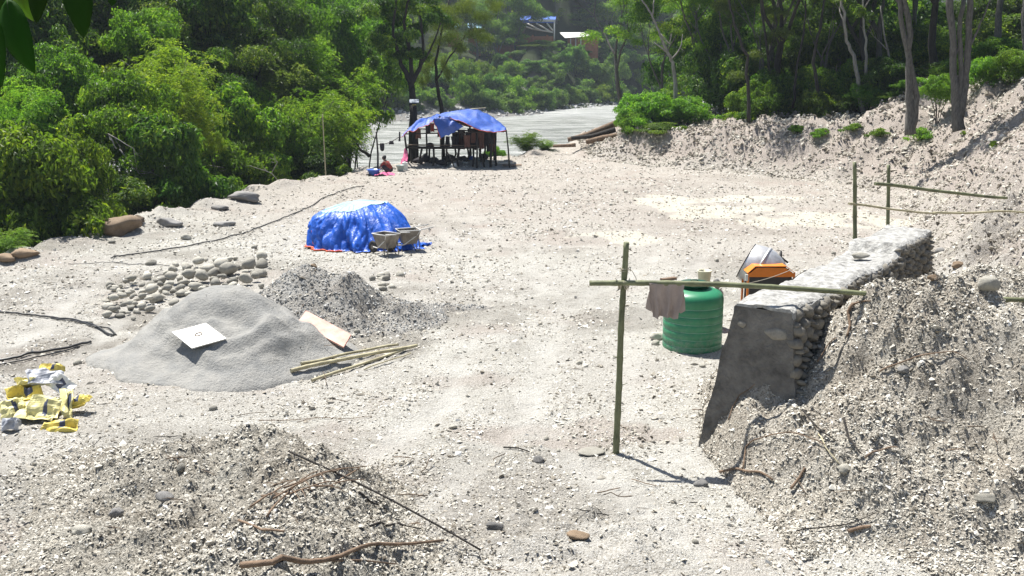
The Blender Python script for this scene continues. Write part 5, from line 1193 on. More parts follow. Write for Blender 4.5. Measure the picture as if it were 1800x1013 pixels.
def make_feather(key, mat, seed, Rx=2.2, Hh=4., arcs=46, sprays=20, per=22, leaf=.075, trunk=False, arch=1.):
    r = np.random.RandomState(seed); Ps, Ds, Ns, T_ = [], [], [], []; mb = MB()
    for i in range(arcs):
        a = r.uniform(0, 6.283); q = r.uniform(.25, 1.); h = Hh*r.uniform(.55, 1.)*(1.08-.35*q); out = Rx*q
        pts = []
        for k in range(9):
            t = k/8; pts.append(np.array((math.cos(a)*out*t**1.6, math.sin(a)*out*t**1.6, h*(1.25*t-.35*arch*t**3.2))))
        if i % 3 == 0: mb.tube([Vector(p) for p in pts], [.028*(1-.85*k/8)+.004 for k in range(9)], 5)
        tb = r.uniform(-.2, .2)
        for s_ in range(sprays):
            t = r.uniform(.22, 1.); k = min(int(t*8), 7); f = t*8-k; p = pts[k]*(1-f)+pts[k+1]*f; b = r.uniform(0, 6.283); L = r.uniform(.3, .75)*Hh/4
            sd = np.array((math.cos(b)*.8+math.cos(a)*.5, math.sin(b)*.8+math.sin(a)*.5, r.uniform(-.1, .5))); sd /= np.linalg.norm(sd)
            u = np.sort(r.rand(per)); pp = p+sd*(u*L)[:,None]+np.array((0,0,-1.))*(u**2*L*.55)[:,None]+r.normal(0,.025,(per,3))
            side = np.cross(sd, (0,0,1.)); dd = sd*.8+side*np.where(np.arange(per) % 2, 1, -1)[:,None]*.9+r.normal(0,.25,(per,3))-np.array((0,0,.35))
            Ps.append(pp); Ds.append(dd); Ns.append(np.tile((0,0,1.), (per,1))+r.normal(0,.5,(per,3))); T_.append(np.clip(.5+tb+r.normal(0,.16,per)+.0*u, 0, 1))
    P, D, N, T_ = np.vstack(Ps), np.vstack(Ds), np.vstack(Ns), np.concatenate(T_); l = leaf*r.uniform(.6, 1.3, len(P))
    fm = leaf_mesh('foliage', leaves(P, D, N, l, l*.24), mat, T_); VEG[key] = ('feather', fm, mb.mesh('stems', 'bark'), Rx, Hh)
def make_tree(key, mat, n, size, seed, Hh=10., Rx=3., r0=.2, bark='bark', lowc=.35, depth=3, stems=1, blob=.9, spread=.65, **kw):
    rnd = random.Random(seed); mb = MB(); tips = []
    for s_ in range(stems):
        lean = Vector((rnd.gauss(0,.09)+(s_-(stems-1)/2)*.12, rnd.gauss(0,.07), 1)); base = Vector(((s_-(stems-1)/2)*r0*1.1, rnd.uniform(-.1,.1), -.4))
        branches(mb, base, lean, Hh*.45, r0*(1 if s_ == 0 else .7), depth, rnd, spread, tips, .18, 10)
    r = np.random.RandomState(seed); tz = [t for t in tips if t.z > Hh*lowc]; blobs = []
    for t in tz: s_ = r.uniform(.6, 1.15)*blob; blobs.append(((t.x+r.normal(0,.2), t.y+r.normal(0,.2), t.z), (s_*1.1, s_*1.1, s_*.7)))
    for i in range(10): a = r.uniform(0, 6.283); q = r.uniform(.3, .9)*Rx; s_ = r.uniform(.6, 1.)*blob; blobs.append(((q*math.cos(a), q*math.sin(a), r.uniform(lowc, .95)*Hh), (s_*1.1, s_*1.1, s_*.6)))
    V, t = blob_leaves(blobs, n, size, seed, shell=.7, **kw); VEG[key] = ('tree', leaf_mesh('crown', V, mat, t), mb.mesh('trunk', bark), Rx, Hh)
cnt = {}
def plant(key, x, y, z, s, label, cat, group=None, rz=None, sz=None, name=None, mat=None):
    kind, fm, tm, Rx, Hh = VEG[key]; rz = random.uniform(0, 6.28) if rz is None else rz
    nm = name or {'bush':'bush','feather':'feathery_shrub','tree':'tree'}[kind]
    e = empty(nm, (x, y, z), rz, label, cat, group); sz = sz or s; fz = min(sz, s*1.35) if kind != 'tree' else sz; e.scale = (s, s, fz)
    if fz < sz:                               # tall plant: its foliage starts higher up on longer stems
        a = link('stems', tm, e); a.scale = (1, 1, sz/fz); b = link('foliage', fm, e); b.location = (0, 0, Hh*(sz/fz-1)); return e
    link('trunk' if kind == 'tree' else 'stems', tm, e); link('crown' if kind == 'tree' else 'foliage', fm, e); return e
BIG = {'dark_a':'dark_big','dark_b':'dark_big','mid_a':'mid_big','mid_b':'mid_big','mid_c':'mid_big','bright_a':'bright_big'}
def veg(key, px, Y, ytop, wpx, label, cat='bush', group=None, zb=None, **kw):      # crown top at ytop, wpx wide
    q = at(px, ytop, Y); z0 = hz(q.x, q.y)-.1 if zb is None else zb; kind, fm, tm, Rx, Hh = VEG[key]
    if key in BIG and wpx/2/FPX*Y/Rx > 1.15: key = BIG[key]; kind, fm, tm, Rx, Hh = VEG[key]
    s = max(.25, wpx/2/FPX*Y/Rx); szz = max(.5, q.z-z0)/Hh
    return plant(key, q.x, q.y, z0, s, label, cat, group, sz=min(szz, s*2.6), **kw)
make_bush('mid_a', 'leaf_mid', 22000, .20, 1, 2.4, 3.2, 26); make_bush('mid_b', 'leaf_mid', 22000, .18, 2, 2.4, 3.0, 30, asp=.45)
make_bush('mid_c', 'leaf_mid', 18000, .25, 3, 2.4, 3.4, 24, asp=.3, droop=.7)
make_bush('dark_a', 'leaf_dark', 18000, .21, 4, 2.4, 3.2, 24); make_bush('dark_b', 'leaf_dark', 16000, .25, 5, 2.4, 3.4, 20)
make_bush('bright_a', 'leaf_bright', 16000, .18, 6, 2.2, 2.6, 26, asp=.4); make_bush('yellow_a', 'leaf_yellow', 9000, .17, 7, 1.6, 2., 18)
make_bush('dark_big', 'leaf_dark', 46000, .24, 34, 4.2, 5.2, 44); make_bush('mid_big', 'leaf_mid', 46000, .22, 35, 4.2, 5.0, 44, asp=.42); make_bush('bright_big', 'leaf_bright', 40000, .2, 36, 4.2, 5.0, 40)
make_bush('low_green', 'leaf_bright', 3500, .13, 8, 1., .7, 18); make_bush('far_a', 'leaf_far', 9000, .42, 9, 4, 5, 26); make_bush('far_b', 'leaf_far', 9000, .38, 10, 4, 4.6, 22, asp=.5)
make_bush('far_c', 'leaf_mid', 9000, .45, 11, 4, 5.6, 30, asp=.3, droop=.8)
make_feather('feather_a', 'leaf_bright', 12, 2.4, 4., 60, 22, 20, .07); make_feather('feather_b', 'leaf_bright', 13, 2.2, 4.4, 50, 20, 20, .07); make_feather('feather_y', 'leaf_yellow', 14, 1.9, 4., 46, 20, 20, .065, arch=.7)
make_feather('feather_o', 'leaf_olive', 15, 2.6, 4.5, 46, 22, 20, .075)
make_tree('tree_a', 'leaf_dark', 26000, .20, 20, 12, 3.2, .24); make_tree('tree_b', 'leaf_mid', 26000, .18, 21, 12, 3.4, .20); make_tree('tree_c', 'leaf_dark', 20000, .22, 22, 13, 3, .26, lowc=.42, bark='bark_dark')
make_tree('tree_d', 'leaf_olive', 26000, .15, 23, 11, 3., .16, lowc=.2, blob=.8, droop=1.); make_tree('tree_e', 'leaf_mid', 22000, .16, 24, 10, 2.6, .13, lowc=.12, blob=.7)
make_tree('stem_two', 'leaf_dark', 14000, .2, 25, 13, 3.0, .24, lowc=.62, stems=2, bark='bark'); make_tree('stem_three', 'leaf_dark', 14000, .2, 28, 13, 3.2, .25, lowc=.62, stems=3, bark='bark')
make_tree('far_t', 'leaf_far', 12000, .55, 26, 15, 5, .3, lowc=.15, blob=1.8); make_tree('far_u', 'leaf_mid', 12000, .5, 27, 17, 5, .3, lowc=.1, blob=1.9)

# --- left bank, near to far
veg('mid_b', 55, 31.5, 222, 300, 'broad leafy bush at the left frame just beyond the yard edge')
veg('mid_a', -30, 33, 190, 260, 'leafy bush cut by the left frame, behind the broad one')
veg('feather_b', 8, 28.0, 385, 110, 'small bright fern-like shrub at the left frame by the reddish boulder', 'shrub')
veg('mid_c', 130, 34, 225, 170, 'dense green bush with a rounded top at the left, over the yard edge')
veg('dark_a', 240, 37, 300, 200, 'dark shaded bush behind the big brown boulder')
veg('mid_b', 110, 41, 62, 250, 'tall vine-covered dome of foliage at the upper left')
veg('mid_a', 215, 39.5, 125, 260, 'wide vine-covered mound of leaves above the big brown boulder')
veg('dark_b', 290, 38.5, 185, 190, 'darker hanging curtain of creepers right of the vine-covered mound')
veg('feather_y', 292, 43, 38, 180, 'yellow-green feathery tree top shining above the vine-covered mound', 'shrub', zb=1.2)
veg('feather_y', 318, 42.5, 108, 140, 'lower yellow-green feathery spray beside the taller one', 'shrub', zb=.2)
veg('yellow_a', 225, 41, 108, 70, 'patch of yellow-green creeper on the vine-covered mound', zb=2.3)
veg('bright_a', 60, 38, 150, 110, 'bright sunlit leafy bush below the hanging leaves', zb=-.5)
veg('yellow_a', 372, 44, 210, 50, 'small yellow-green bush low between the vine mound and feathery shrubs', zb=.4)
veg('yellow_a', 345, 39.5, 318, 42, 'small yellow-green sprig at the yard edge under the creepers', zb=-1.2)
veg('mid_a', 395, 47, 130, 190, 'mid-green bush between the vine-covered mound and the feathery tree')
veg('mid_c', 450, 49, 165, 170, 'mid-green bush with drooping leaves left of the feathery tree')
veg('bright_a', 420, 46, 235, 150, 'lighter low bush left of the feathery tree')
veg('dark_a', 350, 43, 290, 180, 'dark low bush at the yard edge left of the fallen bare branch')
veg('dark_b', 500, 49, 262, 130, 'dark low bush under the feathery tree')
veg('feather_a', 550, 51, 108, 222, 'large light green feathery tree arching over the yard edge', 'tree', name='feathery_tree')
veg('feather_b', 520, 50, 175, 170, 'lower left fan of light feathery foliage beside the large feathery tree', 'shrub')
veg('feather_b', 578, 54, 130, 110, 'right-hand feathery foliage drooping toward the river', 'shrub')
veg('feather_a', 545, 60, 60, 230, 'feathery tree top standing behind the large feathery tree', 'shrub')
veg('dark_a', 560, 48.6, 258, 120, 'dark bush at the foot of the large feathery tree')
veg('dark_b', 590, 52.5, 268, 60, 'dark bush beside the clothesline post')
veg('mid_a', 480, 60, 60, 240, 'tall bush mass behind the left feathery shrubs')
veg('feather_b', 600, 62, 60, 170, 'light feathery tree top left of the dark forked tree', 'shrub')
veg('bright_a', 255, 47, 10, 150, 'sunlit leafy tree top above the yellow-green spray', zb=2.)
veg('feather_b', 30, 38, 95, 150, 'green feathery spray below the hanging leaves at upper left', 'shrub')
veg('feather_o', 455, 55, 20, 210, 'olive feathery tree at upper left centre', 'tree', name='feathery_tree')
veg('feather_b', 430, 52, 110, 140, 'green feathery shrub below the olive feathery tree', 'shrub')
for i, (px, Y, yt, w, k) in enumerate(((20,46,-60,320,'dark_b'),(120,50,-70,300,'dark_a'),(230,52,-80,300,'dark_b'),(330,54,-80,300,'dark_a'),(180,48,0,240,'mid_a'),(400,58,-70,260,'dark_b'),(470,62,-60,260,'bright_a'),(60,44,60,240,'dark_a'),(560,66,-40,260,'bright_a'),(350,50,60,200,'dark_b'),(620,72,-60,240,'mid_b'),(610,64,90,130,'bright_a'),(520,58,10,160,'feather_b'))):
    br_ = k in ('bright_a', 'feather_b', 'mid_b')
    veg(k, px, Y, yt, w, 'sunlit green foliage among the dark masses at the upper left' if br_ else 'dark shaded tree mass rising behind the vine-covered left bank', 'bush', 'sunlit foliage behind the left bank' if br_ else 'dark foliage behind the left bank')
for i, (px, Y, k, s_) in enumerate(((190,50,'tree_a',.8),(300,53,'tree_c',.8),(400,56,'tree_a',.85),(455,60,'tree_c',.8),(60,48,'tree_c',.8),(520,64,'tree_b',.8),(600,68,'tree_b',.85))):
    q = at(px, 100, Y); plant(k, q.x, q.y, hz(q.x, q.y), s_, ('dark tall tree at the upper left behind the creepers', 'tall green tree behind the large feathery tree')[i > 4], 'tree', 'tall trees behind the left bank' if i < 5 else 'tall trees behind the feathery tree')
# more low cover so that the slope below the yard edge is closed
rv = random.Random(21)
for i in range(34):
    t = i/33; px = -60+t*720; q = G(px, float(np.interp(px, [0,200,400,570,700], [455,398,347,312,292]))); n_ = 1.6+rv.random()*2.2
    x, y = q.x-n_*.8, q.y+n_*1.0; k = rv.choice(('dark_a','mid_a','mid_b','dark_b','mid_c'))
    plant(k, x, y, hz(x, y)-.2, rv.uniform(.38,.6), 'low leafy bush on the slope just below the yard edge', 'bush', 'bushes below the yard edge')
# fallen bare branches near the edge
def bare(pts, r0, label, Y, seed, mat='bark_pale', forks=4, name='bare_branch', cat='branch', r1=.01):
    P = [at(x, y, Y) for x, y in pts]; c = P[0].copy(); Q = []
    for i in range(len(P)-1):
        for k in range(4): Q.append(P[i].lerp(P[i+1], k/4)-c)
    Q.append(P[-1]-c); n = len(Q); rd = random.Random(seed); Q = [q+Vector((rd.gauss(0,1),rd.gauss(0,1),rd.gauss(0,1)))*r0*.3 for q in Q]; mb = MB().tube(Q, [r0+(r1-r0)*i/(n-1) for i in range(n)], 8)
    for f in range(forks):
        i = rd.randrange(n//3, n-1); d = (Q[i+1]-Q[i]).normalized(); o_ = d.orthogonal().normalized(); o_.rotate(Quaternion(d, rd.uniform(0,6.28)))
        branches(mb, Q[i], d+o_*.8+Vector((0,0,.2)), rd.uniform(.5,1.2)*r0*14, max(r0*.4, .008), 1, rd, .6, None, .1, 5)
    return tag(mb.build(name, mat, None, c), label, cat)
bare([(500,332),(478,305),(440,292),(400,296),(350,288)], .022, 'fallen bare grey branch reaching out at the yard edge under the creepers', 44.5, 1)
bare([(472,338),(470,318),(488,285),(484,280)], .026, 'short bare upright snag at the yard edge left of the feathery tree', 45.2, 2)
bare([(210,262),(230,290),(250,310)], .03, 'thin bare branch in the shade below the vine-covered mound', 37, 3)
bare([(205,262),(190,235),(235,262),(240,300)], .025, 'bare curved creeper stem in the dark hollow under the vine mound', 36.6, 5)
bare([(650,275),(632,262),(615,250),(600,235)], .10, 'dark leaning trunk at the edge beside the clothesline post', 52.5, 4, 'bark_dark')
# --- trees behind the shelter
def custom_tree(name, label, Y, stems, blobs, n, size, mat, bark, seed, **kw):
    c = at(stems[0][0][0], stems[0][0][1], Y); root = empty(name, c, 0, label, 'tree'); mb = MB()
    for st in stems:
        P = [at(s_[0], s_[1], Y+(s_[3] if len(s_) > 3 else 0))-c for s_ in st]; Q = []; Rd = []
        for i in range(len(P)-1):
            for k in range(4): Q.append(P[i].lerp(P[i+1], k/4)+Vector((random.gauss(0,.02),random.gauss(0,.02),0))); Rd.append(st[i][2]*(1-k/4)+st[i+1][2]*k/4)
        Q.append(P[-1]); Rd.append(st[-1][2]); mb.tube(Q, Rd, 9)
    mb.build('trunk', bark, root); rd = random.Random(seed); B = []
    for (px, py, w, h) in blobs:
        for k in range(4):
            q = at(px+rd.uniform(-.35,.35)*w, py+rd.uniform(-.35,.35)*h, Y+rd.uniform(-1.2,1.6))-c; s_ = Y/FPX*.30; B.append((tuple(q), (w*s_, w*s_, h*s_)))
    V, t = blob_leaves(B, n, size, seed, shell=.75, **kw); link('crown', leaf_mesh('crown', V, mat, t), root); return root
custom_tree('tree', 'tall dark tree forking in a Y directly behind the shelter', 57.5, [[(724,290,.24),(726,200,.21),(723,150,.17),(722,145,.17),(705,112,.11),(690,60,.08),(700,-30,.05)], [(723,148,.15),(738,118,.11),(745,80,.08),(738,20,.06)], [(724,150,.14),(722,100,.11),(710,40,.08),(722,-20,.05)], [(738,118,.07),(760,80,.05),(775,40,.03)]],
    [(660,20,60,50),(700,20,70,60),(745,10,60,40),(690,60,60,50),(660,75,40,50),(650,105,30,40),(735,50,50,40),(765,35,50,40),(700,95,50,30),(740,90,40,30),(620,30,50,40),(725,-20,90,30)], 30000, .17, 'leaf_dark', 'bark_dark', 51)
custom_tree('tree', 'slender tree with drooping olive foliage behind the shelter ridge', 62, [[(778,260,.15),(776,190,.12),(768,150,.10),(766,110,.08),(775,60,.06),(790,0,.04)], [(768,140,.06),(790,100,.05),(820,60,.03)]],
    [(770,60,60,50),(800,30,70,40),(835,20,60,40),(800,80,50,40),(840,60,50,40),(755,100,40,40),(750,140,24,50),(785,120,24,50),(735,130,20,50),(865,15,40,30)], 26000, .11, 'leaf_olive', 'bark_dark', 52, droop=1.2, asp=.28)
custom_tree('dead_tree', 'leafless pale grey tree standing in the bright bush right of the river', 58.5, [[(1188,225,.14),(1188,150,.11),(1182,110,.09),(1172,90,.085),(1158,55,.06),(1145,25,.05),(1125,-5,.04)], [(1181,105,.05),(1196,85,.035),(1200,60,.02)], [(1160,60,.05),(1178,78,.03),(1180,60,.02)], [(1172,92,.05),(1150,75,.02)], [(1147,30,.035),(1150,0,.03)], [(1196,85,.02),(1203,90,.01)]],
    [(1120,-30,10,10)], 60, .1, 'leaf_dark', 'bark_pale', 53)
# --- plants by the river and on the berm
veg('bright_a', 1140, 58, 160, 120, 'bright green bush round the foot of the dead tree, left half')
veg('bright_a', 1205, 57.5, 168, 110, 'bright green bush right of the dead tree')
veg('bright_a', 1108, 57, 195, 60, 'bright green bush spilling down toward the driftwood')
veg('mid_a', 1170, 60, 150, 120, 'mid-green bush behind the dead tree')
veg('mid_b', 1165, 55.8, 215, 110, 'low shaded green bush on the berm below the dead tree')
veg('feather_b', 928, 60.5, 222, 80, 'light green shrub on the river side right of the shelter', 'shrub')
veg('feather_b', 958, 61, 242, 50, 'small light shrub at the yard end before the river', 'shrub')
veg('bright_a', 870, 62, 255, 50, 'small green plant just behind the right shelter pole')
for i, (px, py, Y, w, k, lab) in enumerate(((1402,234,46.5,42,'low_green','leftmost low green tuft on the bank'),(1441,240,45.5,40,'low_green','second low green tuft from the left on the bank'),(1500,235,45.2,40,'low_green','low green tuft in the middle of the bank below the trunks'),(1545,240,44.5,44,'low_green','dark green tuft left of the two-stemmed tree'),(1622,245,42,60,'low_green','low green plant between the two multi-stemmed trees'),(1745,258,31,22,'yellow_a','single yellow-green sprig on the stony right slope'),(1694,242,38,14,'yellow_a','tiny yellow-green sprig right of the three-stemmed tree'),(330,800,11.6,10,'yellow_a','tiny green sprig behind the foreground heap'))):
    q = GS(px, py); kk = VEG[k]; s_ = w/2/FPX*q.y/kk[3]; plant(k, q.x, q.y, q.z-.05, s_, lab, 'plant', name='low_plant')
for i, (px, Y, yt, w, k, lab) in enumerate(((1655,45,128,70,'bright_a','bright bush left of the three-stemmed tree'),(1735,45,98,80,'bright_a','sunlit bright bush above the right slope'),(1785,44,84,90,'bright_a','sunlit bright bush at the right frame'),(1770,49,60,130,'mid_a','green bush behind the sunlit ones at the right frame'),(1700,49,90,110,'mid_b','green bush behind the three-stemmed tree'))):
    q = at(px, 150, Y); veg(k, px, Y, yt, w, lab)
# --- the two big multi-stemmed trees and the forest at right
def GB(px, Y): q = at(px, 210, Y); return q.x, q.y, hz(q.x, q.y)
custom_tree('tree', 'grey two-stemmed tree standing on the bank at right', 42, [[(1600,236,.23),(1600,190,.16),(1596,120,.13),(1600,60,.12),(1590,0,.11),(1586,-60,.1)], [(1602,225,.2),(1612,170,.13),(1600,110,.10),(1588,60,.10),(1580,0,.09),(1570,-60,.06)], [(1590,20,.05),(1560,-20,.03)]],
    [(1560,-60,80,40),(1620,-70,80,40),(1590,-90,120,40),(1520,20,30,25)], 12000, .16, 'leaf_dark', 'bark', 61)
custom_tree('tree', 'grey three-stemmed tree standing on the bank at far right', 40, [[(1684,230,.25),(1682,190,.19),(1676,130,.13),(1674,60,.12),(1670,0,.14),(1668,-60,.1)], [(1686,210,.2),(1696,150,.13),(1702,80,.12),(1706,0,.11),(1712,-60,.08)], [(1684,190,.14),(1690,120,.09),(1687,60,.085),(1694,0,.08)], [(1702,90,.05),(1725,40,.035),(1745,-10,.02)], [(1676,110,.05),(1690,60,.04)]],
    [(1650,-60,80,40),(1720,-60,90,40),(1690,-90,120,40)], 12000, .16, 'leaf_dark', 'bark', 62)
for i, (px, Y, k, s_, rz, lab) in enumerate(((1095,72,'tree_b',.95,0,'leafy tree left of the dead tree'),(1150,70,'tree_e',.95,1,'leafy tree behind the dead tree'),(1215,66,'tree_b',.9,2,'leafy tree just right of the dead tree'),(1255,62,'tree_e',.9,3,'slender leafy tree right of the bright bush'),(1300,60,'tree_d',.95,1.5,'olive fine-leaved tree in the middle of the forest edge'),(1320,57,'tree_d',.8,.5,'thin olive tree on the forest edge'),(1372,58,'tree_c',.95,4,'thick dark-trunked tree at the forest edge'),(1345,61,'tree_a',.9,5,'dark tree behind the olive trees'),(1430,57,'tree_e',.85,2.2,'slender dark leaning tree in the forest edge'),(1462,60,'tree_a',.9,.3,'dark tree left of the pale trunks'),(1510,55,'tree_c',.85,1.1,'tree with dark crown behind the low tufts'),(1545,58,'tree_a',.9,2.9,'dark tree behind the two-stemmed tree'),(1640,54,'tree_c',.9,3.7,'dark tree between the two multi-stemmed trees'),(1735,50,'tree_a',.85,.9,'dark tree right of the three-stemmed tree'),(1790,46,'tree_b',.8,5.1,'green tree at the right frame'),(1590,62,'tree_b',.9,1.9,'green tree far behind the two-stemmed tree'))):
    x, y, z = GB(px, Y); plant(k, x, y, z-.1, s_, lab, 'tree', rz=rz)
for i, (pts, r_, Y, lab) in enumerate((([(1516,195),(1508,150),(1500,100),(1486,60),(1478,-10)], .13, 54, 'pale trunk in the shade left of the two-stemmed tree'),([(1526,190),(1524,130),(1520,70),(1516,0)], .10, 54.5, 'straight pale trunk beside the other pale one'),([(1576,165),(1566,110),(1556,70),(1548,10)], .07, 55, 'thin leaning pale trunk behind the two-stemmed tree'),([(1440,170),(1430,110),(1440,50),(1452,-10)], .10, 54, 'dark curved trunk in the forest edge'),([(1315,215),(1316,160),(1312,100),(1290,40),(1280,-10)], .10, 52.5, 'thin grey trunk standing right of the river glimpse'),([(1360,190),(1352,120),(1342,40),(1336,-10)], .09, 56, 'thin dark trunk left of the thick dark one'),([(1395,190),(1400,120),(1412,60),(1418,0)], .08, 55, 'thin dark trunk right of the thick dark one'))):
    e = bare(pts, r_, lab, Y, 70+i, 'bark_pale' if 'pale' in lab else 'bark_dark', 1, 'tree', 'tree', r_*.5)
rf = random.Random(31); n_ = 0
for row, (Y0, yt0, ks, w0) in enumerate(((56.5,150,('mid_a','bright_a','mid_c','dark_a'),80),(58,90,('dark_a','mid_b','dark_b'),110),(64,20,('dark_a','dark_b','mid_a'),170),(72,-50,('dark_b','dark_a','dark_b'),240))):
    px = (1330,1300,1290,1270)[row]
    while px < 1860:
        Y = Y0-(px-1300)*.008+rf.uniform(-1.5,1.5); k = rf.choice(ks); w = w0*rf.uniform(.8,1.3)
        yt = yt0+rf.uniform(-25,25)
        veg(k, px, Y, yt, w, ('low green undergrowth bush at the foot of the forest','undergrowth bush in the shade of the forest','dark leafy mass between the forest trunks','dark wall of foliage at the back of the forest')[row], 'bush', ('undergrowth at the forest edge','undergrowth at the forest edge','foliage between the forest trunks','foliage at the back of the forest')[row]); px += w*rf.uniform(.45,.7)
# --- far bank
rf = random.Random(41)
def fary(x): return float(np.interp(x, [p[0] for p in FARB], [p[1] for p in FARB]))
i = 0
for row, (d0, zt, w0) in enumerate(((7.5, 3.2, 5.5),(11, 3.6, 6.5),(16, 4.2, 7),(21, 4.6, 7),(27, 4.2, 7))):
    x = -75.
    while x < 62:
        X_ = x+rf.uniform(-1.2,1.2); Yb = fary(X_)+d0*(1.35 if 0 < X_ < 30 else 1.05)+rf.uniform(-1.5,1.5); z = hz(X_, Yb); sc_ = w0/8*rf.uniform(.75,1.25)
        px_ = 900+FPX*X_/(Yb*cp); big = rf.uniform(.8,1.25)
        if row >= 3 and 860 < px_ < 1075: big *= .45
        k = rf.choice(('far_a','far_b','far_c'))
        plant(k, X_, Yb, z-.3, sc_, ('bluish green bush along the far waterline','green bush low on the far river bank','green bush half way up the far river bank','green bush high on the far river bank','green bush at the top of the far river bank')[row], 'bush', 'bushes on the far river bank', sz=sc_*big); x += w0*rf.uniform(.5,.7)
for row, (d0, s0, step) in enumerate(((40,.75,8.),(56,.9,9.),(74,1.,10.),(95,1.1,12.),(120,1.2,15.))):
    x = -95.-row*10
    while x < 85+row*8:
        X_ = x+rf.uniform(-2,2); Yb = fary(X_)+d0*1.05+rf.uniform(-3,3); z = hz(X_, Yb); px_ = 900+FPX*X_/(Yb*cp); s_ = s0*rf.uniform(.8,1.2)
        x += step*rf.uniform(.6,.9)
        if row == 0 and 770 < px_ < 1090: continue
        if 780 < px_ < 1100 and row in (1, 2):
            plant('far_u', X_+4, Yb-4, hz(X_+4, Yb-4)-.3, s_*.75, 'tall bluish green tree on the hillside across the river', 'tree', 'trees on the hillside across the river')
        plant(rf.choice(('far_t','far_u','far_t')), X_, Yb, z-.3, s_, 'tall bluish green tree on the hillside across the river', 'tree', 'trees on the hillside across the river')
for px, Y, yt, w, k, lab in ((885,206,88,50,'far_b','bush on the slope under the reddish brick wall'),(912,207,86,46,'far_a','bush on the slope below the left end of the pavilion wall'),(938,208,84,46,'far_c','bush on the slope below the middle of the pavilion wall'),(962,208,86,44,'far_b','bush on the slope below the right end of the pavilion wall'),(990,209,86,44,'far_a','bush on the slope left below the white-roofed hut'),(900,198,104,56,'far_c','lower bush on the slope under the brick wall'),(935,199,102,56,'far_a','lower bush on the slope under the blue pavilion'),(970,201,104,56,'far_b','lower bush on the slope between pavilion and white-roofed hut'),(1568,72,-20,170,'dark_b','dark foliage closing the gap behind the two-stemmed tree'),(1000,246,-30,110,'far_u','dark tree on the hillside right above the white roof'),(1045,240,-20,90,'far_t','bluish tree on the hillside right of the white-roofed hut'),(960,250,-40,110,'far_t','bluish tree on the hillside above the blue pavilion'),(1075,236,0,80,'far_u','dark tree right of the houses across the river'),(900,246,-30,110,'far_u','dark tree on the hillside left of the blue pavilion'),(850,240,-10,90,'far_t','bluish tree on the hillside above the brick wall'),(1012,214,74,46,'far_a','bush hiding the foot of the white-roofed hut'),(1045,214,72,40,'far_b','bush before the right wall of the white-roofed hut'),(925,213,74,50,'far_a','bush before the brick wall of the blue pavilion'),(965,213,76,44,'far_c','bush between the blue pavilion and the white-roofed hut'),(903,215,28,52,'far_a','rounded light tree at the left end of the blue pavilion'),(862,216,45,50,'far_b','green bush left of the reddish brick wall'),(1058,215,50,40,'far_a','green bush at the right end of the white-roofed hut'),(1085,214,20,60,'far_b','tall green bush right of the white-roofed hut'),(940,244,18,60,'far_b','dark tree behind the blue pavilion')):
    veg(k, px, Y, yt, w, lab, 'tree', name='tree')
# banana plants behind the pavilion
for i, (px, py, lab) in enumerate(((945,30,'banana plant rising behind the blue pavilion roof, left one'),(962,32,'banana plant rising behind the blue pavilion roof, right one'),(930,26,'banana plant behind the left end of the blue pavilion roof'))):
    x, y = at(px, py, 231).x, 231; z = hz(x, y); rd = np.random.RandomState(i+5); e = empty('banana_plant', (x, y, z), 0, lab, 'plant'); zt = at(px, py, 231).z-z
    MB().tube([(0,0,-.3),(0,0,zt*.8)], [.25,.15], 7).build('stem', 'leaf_blade', e)
    for k in range(7):
        a = rd.uniform(0, 6.283); mb = MB(); vs = []; 
        for j in range(8):
            t = j/7; c_ = Vector((math.cos(a)*2.2*t, math.sin(a)*2.2*t, zt*.8+1.6*t-2.0*t*t)); w = .34*math.sin(math.pi*min(1, t*.95+.05)); sd_ = Vector((-math.sin(a), math.cos(a), 0)); vs += [c_-sd_*w, c_+Vector((0,0,.1*w)), c_+sd_*w]
        mb.add(vs, [(j*3+q, j*3+q+1, (j+1)*3+q+1, (j+1)*3+q) for j in range(7) for q in (0,1)], 0, True); mb.build('leaf', 'leaf_bright', e)

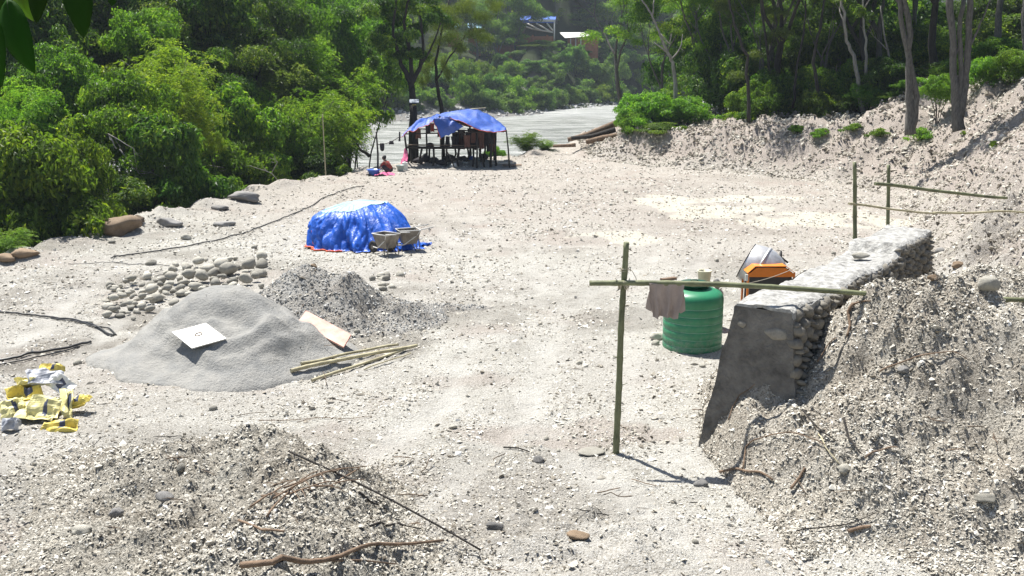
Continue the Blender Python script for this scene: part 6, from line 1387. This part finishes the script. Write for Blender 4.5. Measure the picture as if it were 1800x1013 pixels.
# ------------------------------------------------------------------ leaves hanging into the picture, upper left
root = empty('leafy_branch', at(70, -60, 2.2), 0, 'dark glossy leaves hanging in front of the view at the upper left', 'branch'); rc_ = Vector(root.location)
MB().tube([at(-60,-10,2.2)-rc_, at(10,-20,2.2)-rc_, at(80,-30,2.25)-rc_, at(200,-45,2.3)-rc_, at(300,-80,2.3)-rc_], [.007,.006,.005,.004,.003], 7).build('twig', 'bark_dark', root)
def blade(p0, p1, w, Y, bend=0, mat='leaf_blade', tw=0):
    a, b = at(*p0, Y)-rc_, at(*p1, Y-.02)-rc_; ax = b-a; L = ax.length; d = ax.normalized(); sd_ = Vector((d.z, 0, -d.x)).normalized(); sd_ = (sd_+Vector((0,tw,0))).normalized(); nn = sd_.cross(d)
    W_ = w/FPX*Y; vs = []; n = 16
    for i in range(n+1):
        t = i/n; ww = W_/2*(math.sin(math.pi*min(1,t**.8))**.75)*(1-.15*t) if 0 < t < 1 else .0006; c_ = a+ax*t+sd_*bend*L*4*t*(1-t)+nn*.06*L*math.sin(t*3)
        vs += [c_-sd_*ww-nn*ww*.28, c_-sd_*ww*.5-nn*ww*.1, c_, c_+sd_*ww*.5-nn*ww*.1, c_+sd_*ww-nn*ww*.28]
    fs = [(i*5+k, i*5+k+1, (i+1)*5+k+1, (i+1)*5+k) for i in range(n) for k in range(4)]
    me = MB().add(vs, fs, 0, True).mesh('leaf', mat); at_ = me.attributes.new('tint', 'FLOAT', 'POINT'); at_.data.foreach_set('value', [.5+.3*random.random()]*len(me.vertices))
    o = link('leaf', me, root); so = o.modifiers.new('thickness', 'SOLIDIFY'); so.thickness = .0006
    MB().tube([a+ax*(i/10)+sd_*bend*L*4*(i/10)*(1-i/10)+nn*(.06*L*math.sin(i/10*3)-.0008) for i in range(11)], [.0011*(1-i/12) for i in range(11)], 5).build('midrib', 'leaf_olive', o)
blade((120,-60), (148,68), 56, 2.15, -.03); blade((12,-2), (62,130), 56, 2.1, .05); blade((-25,20), (4,152), 60, 2.0, .05); blade((70,-50), (64,42), 38, 2.25); blade((30,-30), (60,38), 30, 2.3, .05, 'leaf_bright'); blade((200,-30), (197,12), 24, 2.3); blade((0,-50), (12,30), 40, 2.25)

# ------------------------------------------------------------------ air: faint haze over the whole valley
m = bpy.data.materials.new('haze_air'); m.use_nodes = True; t = m.node_tree; t.nodes.remove(t.nodes['Principled BSDF'])
pv = t.nodes.new('ShaderNodeVolumePrincipled'); pv.inputs['Density'].default_value = .0003; pv.inputs['Color'].default_value = (.78,.88,1,1); pv.inputs['Anisotropy'].default_value = .2
t.links.new(pv.outputs[0], t.nodes['Material Output'].inputs['Volume'])
MATS['haze_air'] = m
hzb = MB().box((0, 600, 47), (2000, 1500, 108)).build('haze', 'haze_air'); tag(hzb, kind='stuff')
